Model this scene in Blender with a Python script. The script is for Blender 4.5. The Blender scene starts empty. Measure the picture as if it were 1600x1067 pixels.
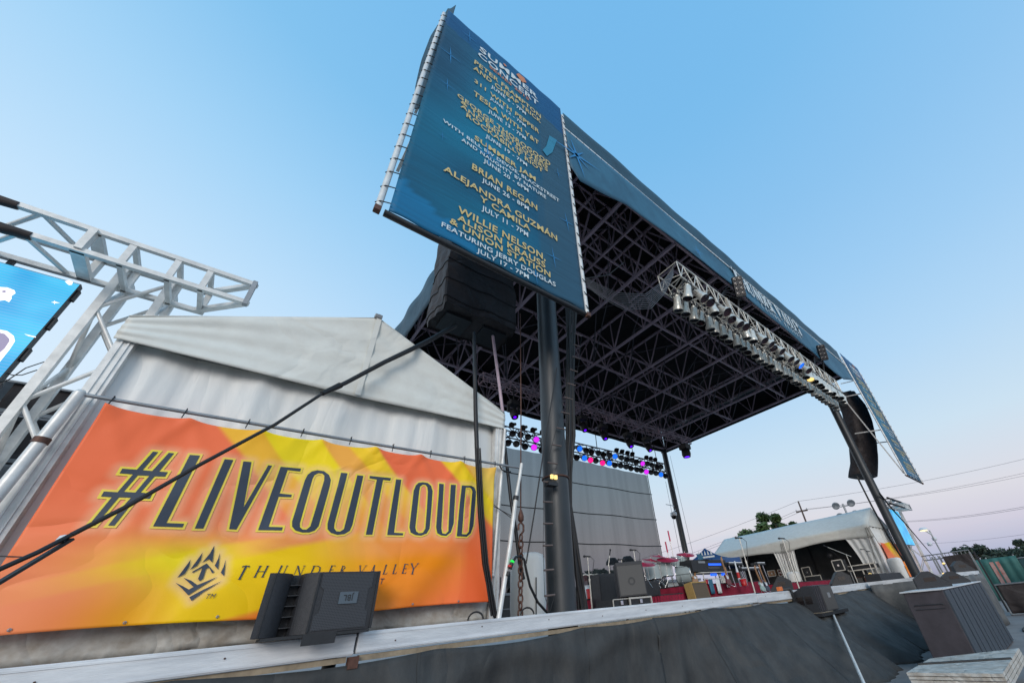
import bpy, bmesh, math, random
from mathutils import Vector, Matrix
random.seed(7)
S = bpy.context.scene
C = S.collection
V = Vector

# ------------------------------------------------------------------ camera
YAW, PIT, ROL = math.radians(43.71977621), math.radians(32.36692952), math.radians(-6.13716069)
FPX, CX, CY = 594.894, 911.471, 580.857          # in pixels of a 1600 x 1067 frame
EYE = 1.7
cy_, sy_, cp_, sp_ = math.cos(YAW), math.sin(YAW), math.cos(PIT), math.sin(PIT)
fw = V((sy_*cp_, cy_*cp_, sp_)); rt = V((cy_, -sy_, 0)); up = rt.cross(fw)
c_, s_ = math.cos(ROL), math.sin(ROL)
R2 = c_*rt + s_*up; U2 = -s_*rt + c_*up
cam = bpy.data.cameras.new('camera'); camo = bpy.data.objects.new('camera', cam); C.objects.link(camo)
M = Matrix.Identity(4)
for i in range(3):
    M[i][0] = R2[i]; M[i][1] = U2[i]; M[i][2] = -fw[i]
M[2][3] = EYE
camo.matrix_world = M
cam.sensor_width = 36; cam.sensor_fit = 'HORIZONTAL'; cam.lens = FPX/1600*36
cam.shift_x = -(CX-800)/1600; cam.shift_y = (CY-533.5)/1600
cam.clip_start = .05; cam.clip_end = 3000
S.camera = camo
def ray(px, py): return R2*((px-CX)/FPX) - U2*((py-CY)/FPX) + fw
def oY(px, py, Y):                                # point of the plane y = Y seen at a pixel (used to measure the site)
    d = ray(px, py); p = d*(Y/d.y); p.z += EYE; return p
def oX(px, py, X):
    d = ray(px, py); p = d*(X/d.x); p.z += EYE; return p
def oZ(px, py, z):
    d = ray(px, py); p = d*((z-EYE)/d.z); p.z += EYE; return p
DK = 1.76                                         # stage deck height

# ------------------------------------------------------------------ world, sun, exposure
def lin(c):
    return tuple(((v/255)/12.92 if v/255 <= .04045 else ((v/255+.055)/1.055)**2.4) for v in c)+(1,)
w = bpy.data.worlds.new('World'); S.world = w; w.use_nodes = True
N = w.node_tree.nodes; L = w.node_tree.links; N.clear()
tc = N.new('ShaderNodeTexCoord'); sx = N.new('ShaderNodeSeparateXYZ'); L.new(tc.outputs['Generated'], sx.inputs[0])
def ramp(NN, stops):
    r = NN.new('ShaderNodeValToRGB'); e = r.color_ramp.elements
    while len(e) < len(stops): e.new(.5)
    for i, (p, c) in enumerate(stops): e[i].position = p; e[i].color = lin(c)
    return r
far = ramp(N, [(0, (150,152,172)), (.03, (172,178,204)), (.075, (200,197,214)), (.13, (212,211,220)), (.25, (196,217,233)), (.4, (173,208,237)), (.55, (153,198,235)), (.7, (134,188,231)), (.85, (116,180,228)), (1, (108,175,227))])
near = ramp(N, [(0, (200,190,190)), (.12, (238,226,220)), (.3, (216,231,245)), (.5, (202,226,246)), (.6, (189,220,245)), (.75, (160,206,240)), (.88, (128,189,232)), (1, (115,181,229))])
mr = N.new('ShaderNodeMapRange'); mr.inputs['From Min'].default_value = .85; mr.inputs['From Max'].default_value = -.36; mr.interpolation_type = 'SMOOTHSTEP'
mx = N.new('ShaderNodeMix'); mx.data_type = 'RGBA'
L.new(sx.outputs['X'], mr.inputs['Value']); L.new(sx.outputs['Z'], far.inputs[0]); L.new(sx.outputs['Z'], near.inputs[0])
L.new(mr.outputs[0], mx.inputs['Factor']); L.new(far.outputs[0], mx.inputs['A']); L.new(near.outputs[0], mx.inputs['B'])
# thin streaks of cloud low on the far side
mp = N.new('ShaderNodeMapping'); mp.inputs['Scale'].default_value = (3, 3, 26)
nz = N.new('ShaderNodeTexNoise'); nz.inputs['Scale'].default_value = 1.6; nz.inputs['Detail'].default_value = 3
L.new(tc.outputs['Generated'], mp.inputs[0]); L.new(mp.outputs[0], nz.inputs['Vector'])
cr = ramp(N, [(0, (0,0,0)), (.6, (0,0,0)), (.72, (150,150,150)), (1, (150,150,150))])
cr2 = ramp(N, [(0, (0,0,0)), (.02, (60,60,60)), (.12, (160,160,160)), (.2, (0,0,0)), (1, (0,0,0))])
L.new(nz.outputs[0], cr.inputs[0]); L.new(sx.outputs['Z'], cr2.inputs[0])
mu = N.new('ShaderNodeMath'); mu.operation = 'MULTIPLY'; L.new(cr.outputs[0], mu.inputs[0]); L.new(cr2.outputs[0], mu.inputs[1])
mx2 = N.new('ShaderNodeMix'); mx2.data_type = 'RGBA'; mx2.inputs['B'].default_value = lin((160, 195, 220))
L.new(mu.outputs[0], mx2.inputs['Factor']); L.new(mx.outputs['Result'], mx2.inputs['A'])
bg = N.new('ShaderNodeBackground'); L.new(mx2.outputs['Result'], bg.inputs[0]); bg.inputs[1].default_value = 1.0
sky = N.new('ShaderNodeTexSky'); sky.sky_type = 'NISHITA'; sky.sun_disc = False
sky.sun_elevation = math.radians(4); sky.sun_rotation = math.radians(255)
bg2 = N.new('ShaderNodeBackground'); L.new(sky.outputs[0], bg2.inputs[0]); bg2.inputs[1].default_value = .006
ad = N.new('ShaderNodeAddShader'); L.new(bg.outputs[0], ad.inputs[0]); L.new(bg2.outputs[0], ad.inputs[1])
wo = N.new('ShaderNodeOutputWorld'); L.new(ad.outputs[0], wo.inputs[0])
sun = bpy.data.lights.new('sun', 'SUN'); sun.energy = 1.35; sun.angle = math.radians(25); sun.color = (1, .93, .86)
suno = bpy.data.objects.new('sun', sun); C.objects.link(suno)
suno.rotation_euler = V((.62, .72, -.34)).to_track_quat('-Z', 'Y').to_euler()
S.view_settings.view_transform = 'Standard'; S.view_settings.look = 'None'; S.view_settings.exposure = 0.1; S.view_settings.gamma = 1

# ------------------------------------------------------------------ materials
def mat(name, col, rough=.6, metal=0, noise=0, nscale=3, bump=0, bscale=20, emit=None, spec=.5, col2=None, detail=5, stretch=None, estr=1.0, crease=0, cscale=1.5):
    m = bpy.data.materials.new(name); m.use_nodes = True
    N = m.node_tree.nodes; L = m.node_tree.links; b = N['Principled BSDF']
    c = tuple(col)+(1,) if len(col) == 3 else col
    b.inputs['Base Color'].default_value = c; b.inputs['Roughness'].default_value = rough
    b.inputs['Metallic'].default_value = metal; b.inputs['Specular IOR Level'].default_value = spec
    if noise or bump:
        t = N.new('ShaderNodeTexCoord'); mp = N.new('ShaderNodeMapping'); L.new(t.outputs['Object'], mp.inputs[0])
        if stretch: mp.inputs['Scale'].default_value = stretch
    if noise:
        n = N.new('ShaderNodeTexNoise'); n.inputs['Scale'].default_value = nscale; n.inputs['Detail'].default_value = detail
        n.inputs['Roughness'].default_value = .65
        L.new(mp.outputs[0], n.inputs['Vector'])
        r = N.new('ShaderNodeValToRGB'); e = r.color_ramp.elements
        e[0].position = .32; e[1].position = .68
        d = col2 if col2 else tuple(v*(1-noise) for v in col)
        e[0].color = tuple(d)+(1,); e[1].color = c
        L.new(n.outputs[0], r.inputs[0]); L.new(r.outputs[0], b.inputs['Base Color'])
        q = N.new('ShaderNodeMapRange'); q.inputs['To Min'].default_value = min(1, rough+.12); q.inputs['To Max'].default_value = max(.05, rough-.1)
        L.new(n.outputs[0], q.inputs[0]); L.new(q.outputs[0], b.inputs['Roughness'])
    if bump:
        n2 = N.new('ShaderNodeTexNoise'); n2.inputs['Scale'].default_value = bscale; n2.inputs['Detail'].default_value = 6
        L.new(mp.outputs[0], n2.inputs['Vector'])
        bp = N.new('ShaderNodeBump'); bp.inputs['Strength'].default_value = bump; bp.inputs['Distance'].default_value = .03
        L.new(n2.outputs[0], bp.inputs['Height']); L.new(bp.outputs[0], b.inputs['Normal'])
    if crease:
        t = N.new('ShaderNodeTexCoord'); mp2 = N.new('ShaderNodeMapping'); L.new(t.outputs['Object'], mp2.inputs[0])
        if stretch: mp2.inputs['Scale'].default_value = stretch
        n3 = N.new('ShaderNodeTexNoise'); n3.inputs['Scale'].default_value = cscale; n3.inputs['Detail'].default_value = 2.5; n3.inputs['Distortion'].default_value = .8
        L.new(mp2.outputs[0], n3.inputs['Vector'])
        s1 = N.new('ShaderNodeMath'); s1.operation = 'SUBTRACT'; s1.inputs[1].default_value = .5; L.new(n3.outputs[0], s1.inputs[0])
        s2_ = N.new('ShaderNodeMath'); s2_.operation = 'ABSOLUTE'; L.new(s1.outputs[0], s2_.inputs[0])
        s3_ = N.new('ShaderNodeMapRange'); s3_.inputs['From Max'].default_value = .13; s3_.inputs['To Min'].default_value = 0; s3_.inputs['To Max'].default_value = 1; L.new(s2_.outputs[0], s3_.inputs[0])
        b2 = N.new('ShaderNodeBump'); b2.inputs['Strength'].default_value = crease; b2.inputs['Distance'].default_value = .035; L.new(s3_.outputs[0], b2.inputs['Height'])
        if bump: L.new(bp.outputs[0], b2.inputs['Normal'])
        L.new(b2.outputs[0], b.inputs['Normal'])
    if emit:
        b.inputs['Emission Color'].default_value = tuple(emit)+(1,); b.inputs['Emission Strength'].default_value = estr
    return m
def printmat(name, rough=.5, bump=.05, bscale=40, stretch=None, crease=.5, cscale=.9):   # print colours come from the mesh's own colour attribute
    m = mat(name, (.5,.5,.5), rough, bump=bump, bscale=bscale, stretch=stretch, crease=crease, cscale=cscale, spec=.3)
    N = m.node_tree.nodes; L = m.node_tree.links
    a = N.new('ShaderNodeVertexColor'); a.layer_name = 'print'
    n = N.new('ShaderNodeTexNoise'); n.inputs['Scale'].default_value = 1.2; n.inputs['Detail'].default_value = 8
    r = N.new('ShaderNodeMapRange'); r.inputs['To Min'].default_value = .95; r.inputs['To Max'].default_value = 1.15
    L.new(n.outputs[0], r.inputs[0])
    mxx = N.new('ShaderNodeVectorMath'); mxx.operation = 'SCALE'; L.new(a.outputs[0], mxx.inputs[0]); L.new(r.outputs[0], mxx.inputs['Scale'])
    L.new(mxx.outputs[0], N['Principled BSDF'].inputs['Base Color'])
    return m
MT = {}
MT['vinyl'] = mat('white_tent_vinyl', (.76,.77,.72), .5, noise=.1, nscale=4, bump=.06, bscale=30, col2=(.69,.69,.64), crease=.35, cscale=.9)
MT['curtain'] = mat('white_curtain_vinyl', (.80,.81,.79), .5, noise=.08, nscale=2, bump=.06, bscale=30, stretch=(1,1,.3), crease=.35, cscale=1.3)
MT['dirtyvinyl'] = mat('dirty_white_vinyl', (.6,.6,.57), .55, noise=.5, nscale=5, bump=.1, bscale=20, col2=(.36,.32,.27), crease=.5, cscale=2)
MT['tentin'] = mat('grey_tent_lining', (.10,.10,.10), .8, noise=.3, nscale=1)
MT['alu'] = mat('mill_aluminium', (.80,.80,.78), .42, metal=.2, noise=.25, nscale=6, bump=.05)
MT['deckalu'] = mat('deck_edge_aluminium', (.78,.80,.82), .5, metal=.12, noise=.22, nscale=2.2, bump=.12, bscale=40, stretch=(.5,1,4), col2=(.50,.52,.55), detail=12)
MT['ply'] = mat('plywood_edge', (.38,.31,.22), .8, noise=.4, nscale=8)
MT['truss'] = mat('grey_truss_magenta_light_tint', (.60,.45,.52), .45, metal=.1, noise=.35, nscale=1.2)  # purple-pink glow of the stage lamps is mixed into the truss colour
MT['truss2'] = mat('dark_painted_truss', (.14,.125,.145), .6, metal=.2, noise=.4, nscale=1.5)
MT['silver'] = mat('silver_aluminium', (.74,.71,.64), .3, metal=.4, noise=.2, nscale=9)
MT['chrome'] = mat('chrome_plate', (.8,.8,.8), .15, metal=1, noise=.1, nscale=9)
MT['pillar'] = mat('black_painted_steel', (.026,.034,.042), .46, noise=.45, nscale=3, bump=.08, bscale=9, spec=.6, stretch=(1,1,.3))
MT['rung'] = mat('brown_wood_rung', (.16,.12,.11), .6, noise=.3)
MT['black'] = mat('black_plastic', (.022,.024,.028), .5, noise=.3, nscale=12, bump=.05)
MT['cab'] = mat('textured_black_paint', (.028,.030,.036), .55, noise=.25, nscale=30, bump=.2, bscale=140)
MT['cab2'] = mat('scuffed_dark_cabinet', (.06,.052,.062), .65, noise=.3, nscale=4, bump=.15, bscale=90)
MT['rubber'] = mat('black_rubber_cable', (.012,.012,.014), .5, noise=.3)
MT['cloth'] = mat('black_drape_cloth', (.058,.060,.060), .75, noise=.5, nscale=2.6, bump=.12, bscale=60, stretch=(1,1,.5), col2=(.028,.030,.032), crease=.9, cscale=.8, detail=9)
MT['pacloth'] = mat('black_rain_cover', (.045,.036,.037), .7, noise=.4, nscale=2, bump=.1, bscale=40, crease=.8, cscale=1)
MT['skin_roof'] = mat('black_roof_skin', (.006,.005,.0065), .9, noise=.5, nscale=2)
MT['bluecloth'] = mat('blue_mesh_cloth', (.028,.135,.225), .6, noise=.35, nscale=.9, bump=.05, bscale=30, col2=(.018,.09,.16), crease=.4, cscale=.45)
MT['darkblue'] = mat('dark_blue_skirt_cloth', (.013,.06,.10), .6, noise=.3, nscale=.8, bump=.05, bscale=30, crease=.5, cscale=.5)
MT['star'] = mat('bright_blue_print', (.02,.22,.52), .55, noise=.15)
MT['wprint'] = mat('white_print', (.66,.74,.76), .55, noise=.1)
MT['yprint'] = mat('yellow_print', (.66,.51,.20), .55, noise=.12)
MT['oprint'] = mat('orange_print', (.62,.22,.08), .55, noise=.1)
MT['navy'] = mat('navy_print', (.035,.055,.09), .38, noise=.25, nscale=3, bump=.15, bscale=4)
MT['outline'] = mat('yellow_outline_print', (.95,.78,.04), .4, noise=.1, nscale=2, col2=(.95,.66,.12))
MT['red'] = mat('dark_red_carpet', (.30,.010,.040), .85, noise=.35, nscale=3, bump=.2, bscale=60)
MT['tweed'] = mat('tweed_covering', (.42,.27,.09), .7, noise=.25, nscale=20)
MT['grille'] = mat('brown_grille_cloth', (.13,.10,.07), .8, noise=.2, nscale=40)
MT['greycab'] = mat('grey_steel_grille', (.085,.082,.08), .6, noise=.15, nscale=40)
MT['cup'] = mat('red_plastic_cup', (.5,.01,.01), .35, noise=.1)
MT['whitepl'] = mat('white_plastic', (.7,.74,.78), .35, noise=.1)
MT['drum'] = mat('pale_blue_drum_shell', (.42,.50,.52), .25, noise=.2, nscale=8)
MT['head'] = mat('clear_drum_head', (.58,.68,.70), .25, noise=.15)
MT['cymbal'] = mat('magenta_lit_bronze', (.62,.05,.13), .35, metal=.3, noise=.3)  # magenta light falling on the bronze is painted into its base colour
MT['skin'] = mat('human_skin', (.48,.24,.17), .55, noise=.15)
MT['shirt'] = mat('black_shirt', (.02,.02,.025), .8, noise=.3)
MT['wood'] = mat('guitar_wood', (.45,.25,.13), .4, noise=.3)
MT['bodyred'] = mat('dark_red_lacquer', (.14,.015,.02), .25, noise=.3)
MT['mint'] = mat('pale_mint_lacquer', (.35,.48,.44), .3, noise=.1)
MT['bluetent'] = mat('royal_blue_canopy', (.01,.08,.28), .6, noise=.2, nscale=1)
MT['green'] = mat('green_windscreen_mesh', (.045,.17,.155), .7, noise=.3, nscale=1.2, bump=.3, bscale=3)
MT['poster'] = mat('pink_and_white_poster', (.55,.42,.40), .6, noise=1, nscale=2.2, col2=(.40,.10,.07))
MT['bark'] = mat('bark', (.10,.07,.05), .9, noise=.4, nscale=9)
MT['pole'] = mat('weathered_pole_wood', (.10,.07,.06), .9, noise=.4)
MT['galv'] = mat('galvanised_steel', (.36,.38,.40), .45, metal=.5, noise=.3)
MT['tie'] = mat('orange_strap', (.8,.2,.05), .5, noise=.1)
MT['rust'] = mat('rusty_steel', (.15,.07,.05), .6, metal=.3, noise=.5, nscale=12)
def leafm(name, c):
    return mat(name, c, .7, noise=.55, nscale=.5)
MT['leaf'] = leafm('tree_leaves', (.075,.125,.03)); MT['leafd'] = leafm('dark_tree_leaves', (.035,.055,.03))
def glow(name, c, s): return mat(name, tuple(v*.3 for v in c), .3, emit=c, estr=s, noise=.1)
MT['g_mag'] = glow('magenta_gel', (.62,.02,.85), 1.3); MT['g_pink'] = glow('pink_gel', (1,.01,.22), 1.3); MT['g_blue'] = glow('blue_gel', (.01,.16,1), 1.2)
MT['g_purple'] = glow('purple_lamp', (.12,.0,1), 1.6); MT['g_led'] = glow('blue_led', (.01,.12,1), 1.3); MT['g_warm'] = glow('warm_lamp', (1,.72,.25), 1.2)
MT['g_green'] = glow('green_led', (.02,1,.1), .8); MT['g_street'] = glow('street_lamp_glow', (1,.85,.5), 1.4)
MT['darklens'] = mat('dark_red_lens', (.05,.008,.015), .12, noise=.3, spec=.8)
MT['blacklens'] = mat('unlit_dark_lens', (.012,.008,.008), .2, noise=.2, spec=.8)
# perforated steel grille
m = MT['mesh'] = mat('perforated_black_grille', (.045,.048,.055), .5, noise=.1)
NN = m.node_tree.nodes; LL = m.node_tree.links; vo = NN.new('ShaderNodeTexVoronoi'); vo.inputs['Scale'].default_value = 70; vo.inputs['Randomness'].default_value = 0
tcc = NN.new('ShaderNodeTexCoord'); LL.new(tcc.outputs['Object'], vo.inputs['Vector'])
rr = NN.new('ShaderNodeValToRGB'); rr.color_ramp.elements[0].position = .3; rr.color_ramp.elements[0].color = (.003,.003,.004,1); rr.color_ramp.elements[1].position = .42; rr.color_ramp.elements[1].color = (.05,.055,.065,1)
LL.new(vo.outputs['Distance'], rr.inputs[0]); LL.new(rr.outputs[0], NN['Principled BSDF'].inputs['Base Color'])
# woven scrim behind the band: partly see-through dark mesh
m = MT['scrim'] = mat('grey_scrim_mesh', (.034,.045,.055), .8, spec=.1, noise=.1, nscale=.5, bump=.03, bscale=1.6, stretch=(2.2,1,.12))
NN = m.node_tree.nodes; LL = m.node_tree.links; tr = NN.new('ShaderNodeBsdfTransparent'); ms = NN.new('ShaderNodeMixShader')
nn = NN.new('ShaderNodeTexNoise'); nn.inputs['Scale'].default_value = 1.5; mpp = NN.new('ShaderNodeMapping'); mpp.inputs['Scale'].default_value = (1.4,1,.05)
tcc = NN.new('ShaderNodeTexCoord'); LL.new(tcc.outputs['Object'], mpp.inputs[0]); LL.new(mpp.outputs[0], nn.inputs['Vector'])
q = NN.new('ShaderNodeMapRange'); q.inputs['From Min'].default_value = .3; q.inputs['From Max'].default_value = .7; q.inputs['To Min'].default_value = .73; q.inputs['To Max'].default_value = .775; LL.new(nn.outputs[0], q.inputs[0])
LL.new(q.outputs[0], ms.inputs[0]); LL.new(tr.outputs[0], ms.inputs[1]); LL.new(NN['Principled BSDF'].outputs[0], ms.inputs[2]); LL.new(ms.outputs[0], NN['Material Output'].inputs[0])
# printed halo: opacity comes from a colour attribute
m = MT['halo'] = mat('pale_halo_print', (.92,.72,.52), .45)
NN = m.node_tree.nodes; LL = m.node_tree.links; tr = NN.new('ShaderNodeBsdfTransparent'); ms = NN.new('ShaderNodeMixShader'); at_ = NN.new('ShaderNodeVertexColor'); at_.layer_name = 'alpha'
LL.new(at_.outputs[0], ms.inputs[0]); LL.new(tr.outputs[0], ms.inputs[1]); LL.new(NN['Principled BSDF'].outputs[0], ms.inputs[2]); LL.new(ms.outputs[0], NN['Material Output'].inputs[0])
# led screen
m = MT['led'] = mat('led_panel', (.01,.02,.03), .4)
NN = m.node_tree.nodes; LL = m.node_tree.links; wv = NN.new('ShaderNodeTexWave'); wv.bands_direction = 'Z'; wv.inputs['Scale'].default_value = 7.5
nn = NN.new('ShaderNodeTexNoise'); nn.inputs['Scale'].default_value = 1.4; tcc = NN.new('ShaderNodeTexCoord'); LL.new(tcc.outputs['Object'], wv.inputs['Vector']); LL.new(tcc.outputs['Object'], nn.inputs['Vector'])
ra = NN.new('ShaderNodeValToRGB'); ra.color_ramp.elements[0].color = lin((60,205,250)); ra.color_ramp.elements[1].color = lin((0,160,225)); ra.color_ramp.elements[0].position = .35; ra.color_ramp.elements[1].position = .65; LL.new(nn.outputs[0], ra.inputs[0])
mm = NN.new('ShaderNodeMix'); mm.data_type = 'RGBA'; mm.inputs['B'].default_value = lin((140,175,235)); wr = NN.new('ShaderNodeMapRange'); wr.inputs['From Min'].default_value = .35; wr.inputs['From Max'].default_value = .9; wr.inputs['To Max'].default_value = .28; LL.new(wv.outputs[0], wr.inputs[0])
LL.new(wr.outputs[0], mm.inputs['Factor']); LL.new(ra.outputs[0], mm.inputs['A']); LL.new(mm.outputs['Result'], NN['Principled BSDF'].inputs['Emission Color']); NN['Principled BSDF'].inputs['Emission Strength'].default_value = .95
MT['ledwhite'] = mat('led_white_pixels', (.5,.5,.5), .4, emit=(1,.97,1), estr=.95); MT['ledgrey'] = mat('led_violet_pixels', (.1,.1,.1), .4, emit=(.28,.24,.42), estr=.9)
# ground
MT['ground'] = mat('worn_concrete', (.27,.26,.26), .75, noise=.4, nscale=.7, bump=.3, bscale=6)
NN = MT['ground'].node_tree.nodes
for n_ in NN:
    if n_.type == 'TEX_NOISE': n_.inputs['Detail'].default_value = 12

# ------------------------------------------------------------------ geometry helpers
class MB:
    def __init__(s): s.v = []; s.f = []; s.sm = []
    def add(s, vs, fs, smooth=False):
        o = len(s.v); s.v += [tuple(v) for v in vs]; s.f += [tuple(o+i for i in f) for f in fs]; s.sm += [smooth]*len(fs); return s
    def box(s, a, b, rot=None, at=None):          # corners a, b; optional rotation about 'at'
        x0,y0,z0 = a; x1,y1,z1 = b
        vs = [V(p) for p in ((x0,y0,z0),(x1,y0,z0),(x1,y1,z0),(x0,y1,z0),(x0,y0,z1),(x1,y0,z1),(x1,y1,z1),(x0,y1,z1))]
        if rot is not None:
            at = V(at) if at is not None else (V(a)+V(b))/2
            vs = [rot @ (v-at) + at for v in vs]
        return s.add(vs, [(0,3,2,1),(4,5,6,7),(0,1,5,4),(1,2,6,5),(2,3,7,6),(3,0,4,7)])
    def bbox(s, a, b, r=.02):                      # box with chamfered vertical & horizontal edges via 3 shells
        bm = bmesh.new(); bmesh.ops.create_cube(bm, size=1)
        a, b = V(a), V(b); c = (a+b)/2; d = b-a
        for v in bm.verts: v.co = V((c.x+v.co.x*d.x, c.y+v.co.y*d.y, c.z+v.co.z*d.z))
        bmesh.ops.bevel(bm, geom=list(bm.edges), offset=r, segments=2, affect='EDGES', profile=.5)
        bm.verts.index_update(); s.add([v.co[:] for v in bm.verts], [[v.index for v in f.verts] for f in bm.faces]); bm.free(); return s
    def bar(s, p, q, w, h=None, upv=(0,0,1)):      # square tube from p to q
        h = h or w; p, q = V(p), V(q); d = (q-p)
        if d.length < 1e-6: return s
        d.normalize(); u = V(upv)
        if abs(d.dot(u)) > .98: u = V((1,0,0))
        a = d.cross(u).normalized(); b = a.cross(d).normalized()
        vs = [e + a*(sa*w/2) + b*(sb*h/2) for e in (p, q) for sa, sb in ((-1,-1),(1,-1),(1,1),(-1,1))]
        return s.add(vs, [(3,2,1,0),(4,5,6,7),(0,1,5,4),(1,2,6,5),(2,3,7,6),(3,0,4,7)])
    def tube(s, pts, r, n=8, caps=True, r2=None):
        pts = [V(p) for p in pts]; m = len(pts); vs = []; prev = None
        for i, p in enumerate(pts):
            d = (pts[min(i+1,m-1)]-pts[max(i-1,0)]).normalized()
            if prev is None:
                u = V((0,0,1)) if abs(d.z) < .9 else V((1,0,0)); a = d.cross(u).normalized()
            else: a = (prev - d*prev.dot(d)).normalized()
            prev = a; b = d.cross(a)
            rr = r if r2 is None else r + (r2-r)*i/(m-1)
            if isinstance(r, (list, tuple)): rr = r[i]
            for k in range(n):
                t = 2*math.pi*k/n; vs.append(p + a*math.cos(t)*rr + b*math.sin(t)*rr)
        fs = [(i*n+k, i*n+(k+1)%n, (i+1)*n+(k+1)%n, (i+1)*n+k) for i in range(m-1) for k in range(n)]
        s.add(vs, fs, True)
        if caps: s.add(vs[:n], [tuple(range(n))[::-1]]); s.add(vs[-n:], [tuple(range(n))])
        return s
    def lathe(s, c, prof, n=16, axis=(0,0,1)):     # prof: (radius, height)
        c = V(c); z = V(axis).normalized(); u = V((1,0,0)) if abs(z.x) < .9 else V((0,1,0)); a = z.cross(u).normalized(); b = z.cross(a)
        vs = [c + z*h + (a*math.cos(2*math.pi*k/n)+b*math.sin(2*math.pi*k/n))*r for r, h in prof for k in range(n)]
        m = len(prof)
        s.add(vs, [(i*n+k, i*n+(k+1)%n, (i+1)*n+(k+1)%n, (i+1)*n+k) for i in range(m-1) for k in range(n)], True)
        return s
    def prism(s, pts, d):                          # polygon pts (3d) extruded by vector d
        pts = [V(p) for p in pts]; d = V(d); n = len(pts)
        return s.add(pts+[p+d for p in pts], [tuple(range(n))[::-1], tuple(range(n,2*n))]+[(i,(i+1)%n,(i+1)%n+n,i+n) for i in range(n)])
    def grid(s, fn, nu, nv, smooth=True):          # fn(u,v) -> point
        vs = [fn(i/nu, j/nv) for j in range(nv+1) for i in range(nu+1)]
        return s.add(vs, [(j*(nu+1)+i, j*(nu+1)+i+1, (j+1)*(nu+1)+i+1, (j+1)*(nu+1)+i) for j in range(nv) for i in range(nu)], smooth)
    def build(s, name, m, parent=None, thick=0):
        me = bpy.data.meshes.new(name); off = parent.location if parent is not None else V((0,0,0))
        if parent is not None and parent.parent is not None: off = off + parent.parent.location
        me.from_pydata([(v[0]-off[0], v[1]-off[1], v[2]-off[2]) for v in s.v], [], s.f)
        me.polygons.foreach_set('use_smooth', s.sm); me.materials.append(MT[m] if isinstance(m, str) else m); me.update()
        bm = bmesh.new(); bm.from_mesh(me); bmesh.ops.recalc_face_normals(bm, faces=bm.faces); bm.to_mesh(me); bm.free()
        o = bpy.data.objects.new(name, me); C.objects.link(o)
        if parent is not None: o.parent = parent
        if thick:
            md = o.modifiers.new('thickness', 'SOLIDIFY'); md.thickness = thick
        return o
def tag(o, label, cat, group=None):
    o['label'] = label; o['category'] = cat
    if group: o['group'] = group
    return o
def thing(name, label, cat, loc, group=None):
    o = bpy.data.objects.new(name, None); o.empty_display_size = .2; C.objects.link(o); o.location = V(loc)
    return tag(o, label, cat, group)
def struct(o): o['kind'] = 'structure'; return o
def dup(root, loc, rot=None, label=None, group=None, children=True, skip=()):
    r = root.copy(); C.objects.link(r); r.location = V(loc)
    if rot is not None: r.rotation_euler = rot
    if label: r['label'] = label
    if group: r['group'] = group
    for ch in list(root.children):
        if ch.name.split('.')[0] in skip: continue
        c = ch.copy(); C.objects.link(c); c.parent = r
        for g in ch.children:
            d = g.copy(); C.objects.link(d); d.parent = c
    return r
ORD = ['first','second','third','fourth','fifth','sixth','seventh','eighth','ninth','tenth','eleventh','twelfth','thirteenth','fourteenth','fifteenth','sixteenth','seventeenth','eighteenth','nineteenth','twentieth','twenty-first','twenty-second','twenty-third','twenty-fourth','twenty-fifth','twenty-sixth','twenty-seventh','twenty-eighth','twenty-ninth','thirtieth','thirty-first','thirty-second']
def text_mesh(body, width, capz, bold=.02, fn=None, shear=0):
    cu = bpy.data.curves.new('t', 'FONT'); cu.body = body; cu.size = 1; cu.offset = bold; cu.shear = shear; cu.resolution_u = 3; cu.space_character = 1.08
    ob = bpy.data.objects.new('t', cu); C.objects.link(ob)
    dg = bpy.context.evaluated_depsgraph_get(); me = bpy.data.meshes.new_from_object(ob.evaluated_get(dg))
    bpy.data.objects.remove(ob); bpy.data.curves.remove(cu)
    xs = [v.co.x for v in me.vertices]; ys = [v.co.y for v in me.vertices]
    x0, x1 = min(xs), max(xs); cap = .73
    vs = [fn(((v.co.x-x0)/(x1-x0)-.5)*width, v.co.y/cap*capz-capz/2) for v in me.vertices]
    fs = [tuple(p.vertices) for p in me.polygons]; bpy.data.meshes.remove(me)
    return vs, fs

# ------------------------------------------------------------------ ground
mb = MB(); mb.grid(lambda u, v: ((u-.5)*3000, (v-.5)*3000, 0), 6, 6); struct(mb.build('ground', 'ground'))

# ------------------------------------------------------------------ stage deck
YB = 5.6
st = thing('stage', 'raised concert stage with pale metal edge and black cloth skirt', 'stage', (15, 12, 0))
mb = MB(); mb.box((-4.5, YB+.02, DK-.1), (33.2, 23, DK-.012)); mb.build('deck', 'black', st)
beams = [-4.5, oY(557, 990, YB).x, oY(1179, 930, YB).x, oY(1330, 905, YB).x, 33.2]
for i in range(4):
    mb = MB(); a = beams[i]+.012; b = beams[i+1]-.012; dz = (.0, .012, -.006, .004)[i]
    mb.bbox((a, YB-.06, DK-.205+dz), (b, YB+.1, DK-.004+dz), .008)
    mb.box((a, YB-.068, DK-.19+dz), (b, YB-.059, DK-.172+dz)); mb.box((a, YB-.066, DK-.04+dz), (b, YB-.059, DK-.025+dz))
    mb.build('edge_beam', 'deckalu', st)
    rb = random.Random(i)
    for k in range(int((b-a)/1.1)):
        xx = a+.4+1.1*k; mb = MB(); mb.lathe((xx, YB-.066, DK-.1+dz+rb.uniform(-.03,.03)), [(.008,0),(.007,.004),(0,.005)], 8, (0,-1,0)); mb.build('bolt_head', 'rust', st)
    mb = MB(); mb.box((a+.05, YB-.03, DK-.262), (b-.05, YB+.05, DK-.21)); mb.build('plywood_edge', 'ply', st)
mb = MB(); x = beams[1]; mb.box((x-.05, YB-.09, DK-.32), (x+.05, YB-.0, DK-.215)); mb.build('joint_clamp', 'rust', st)
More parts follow.
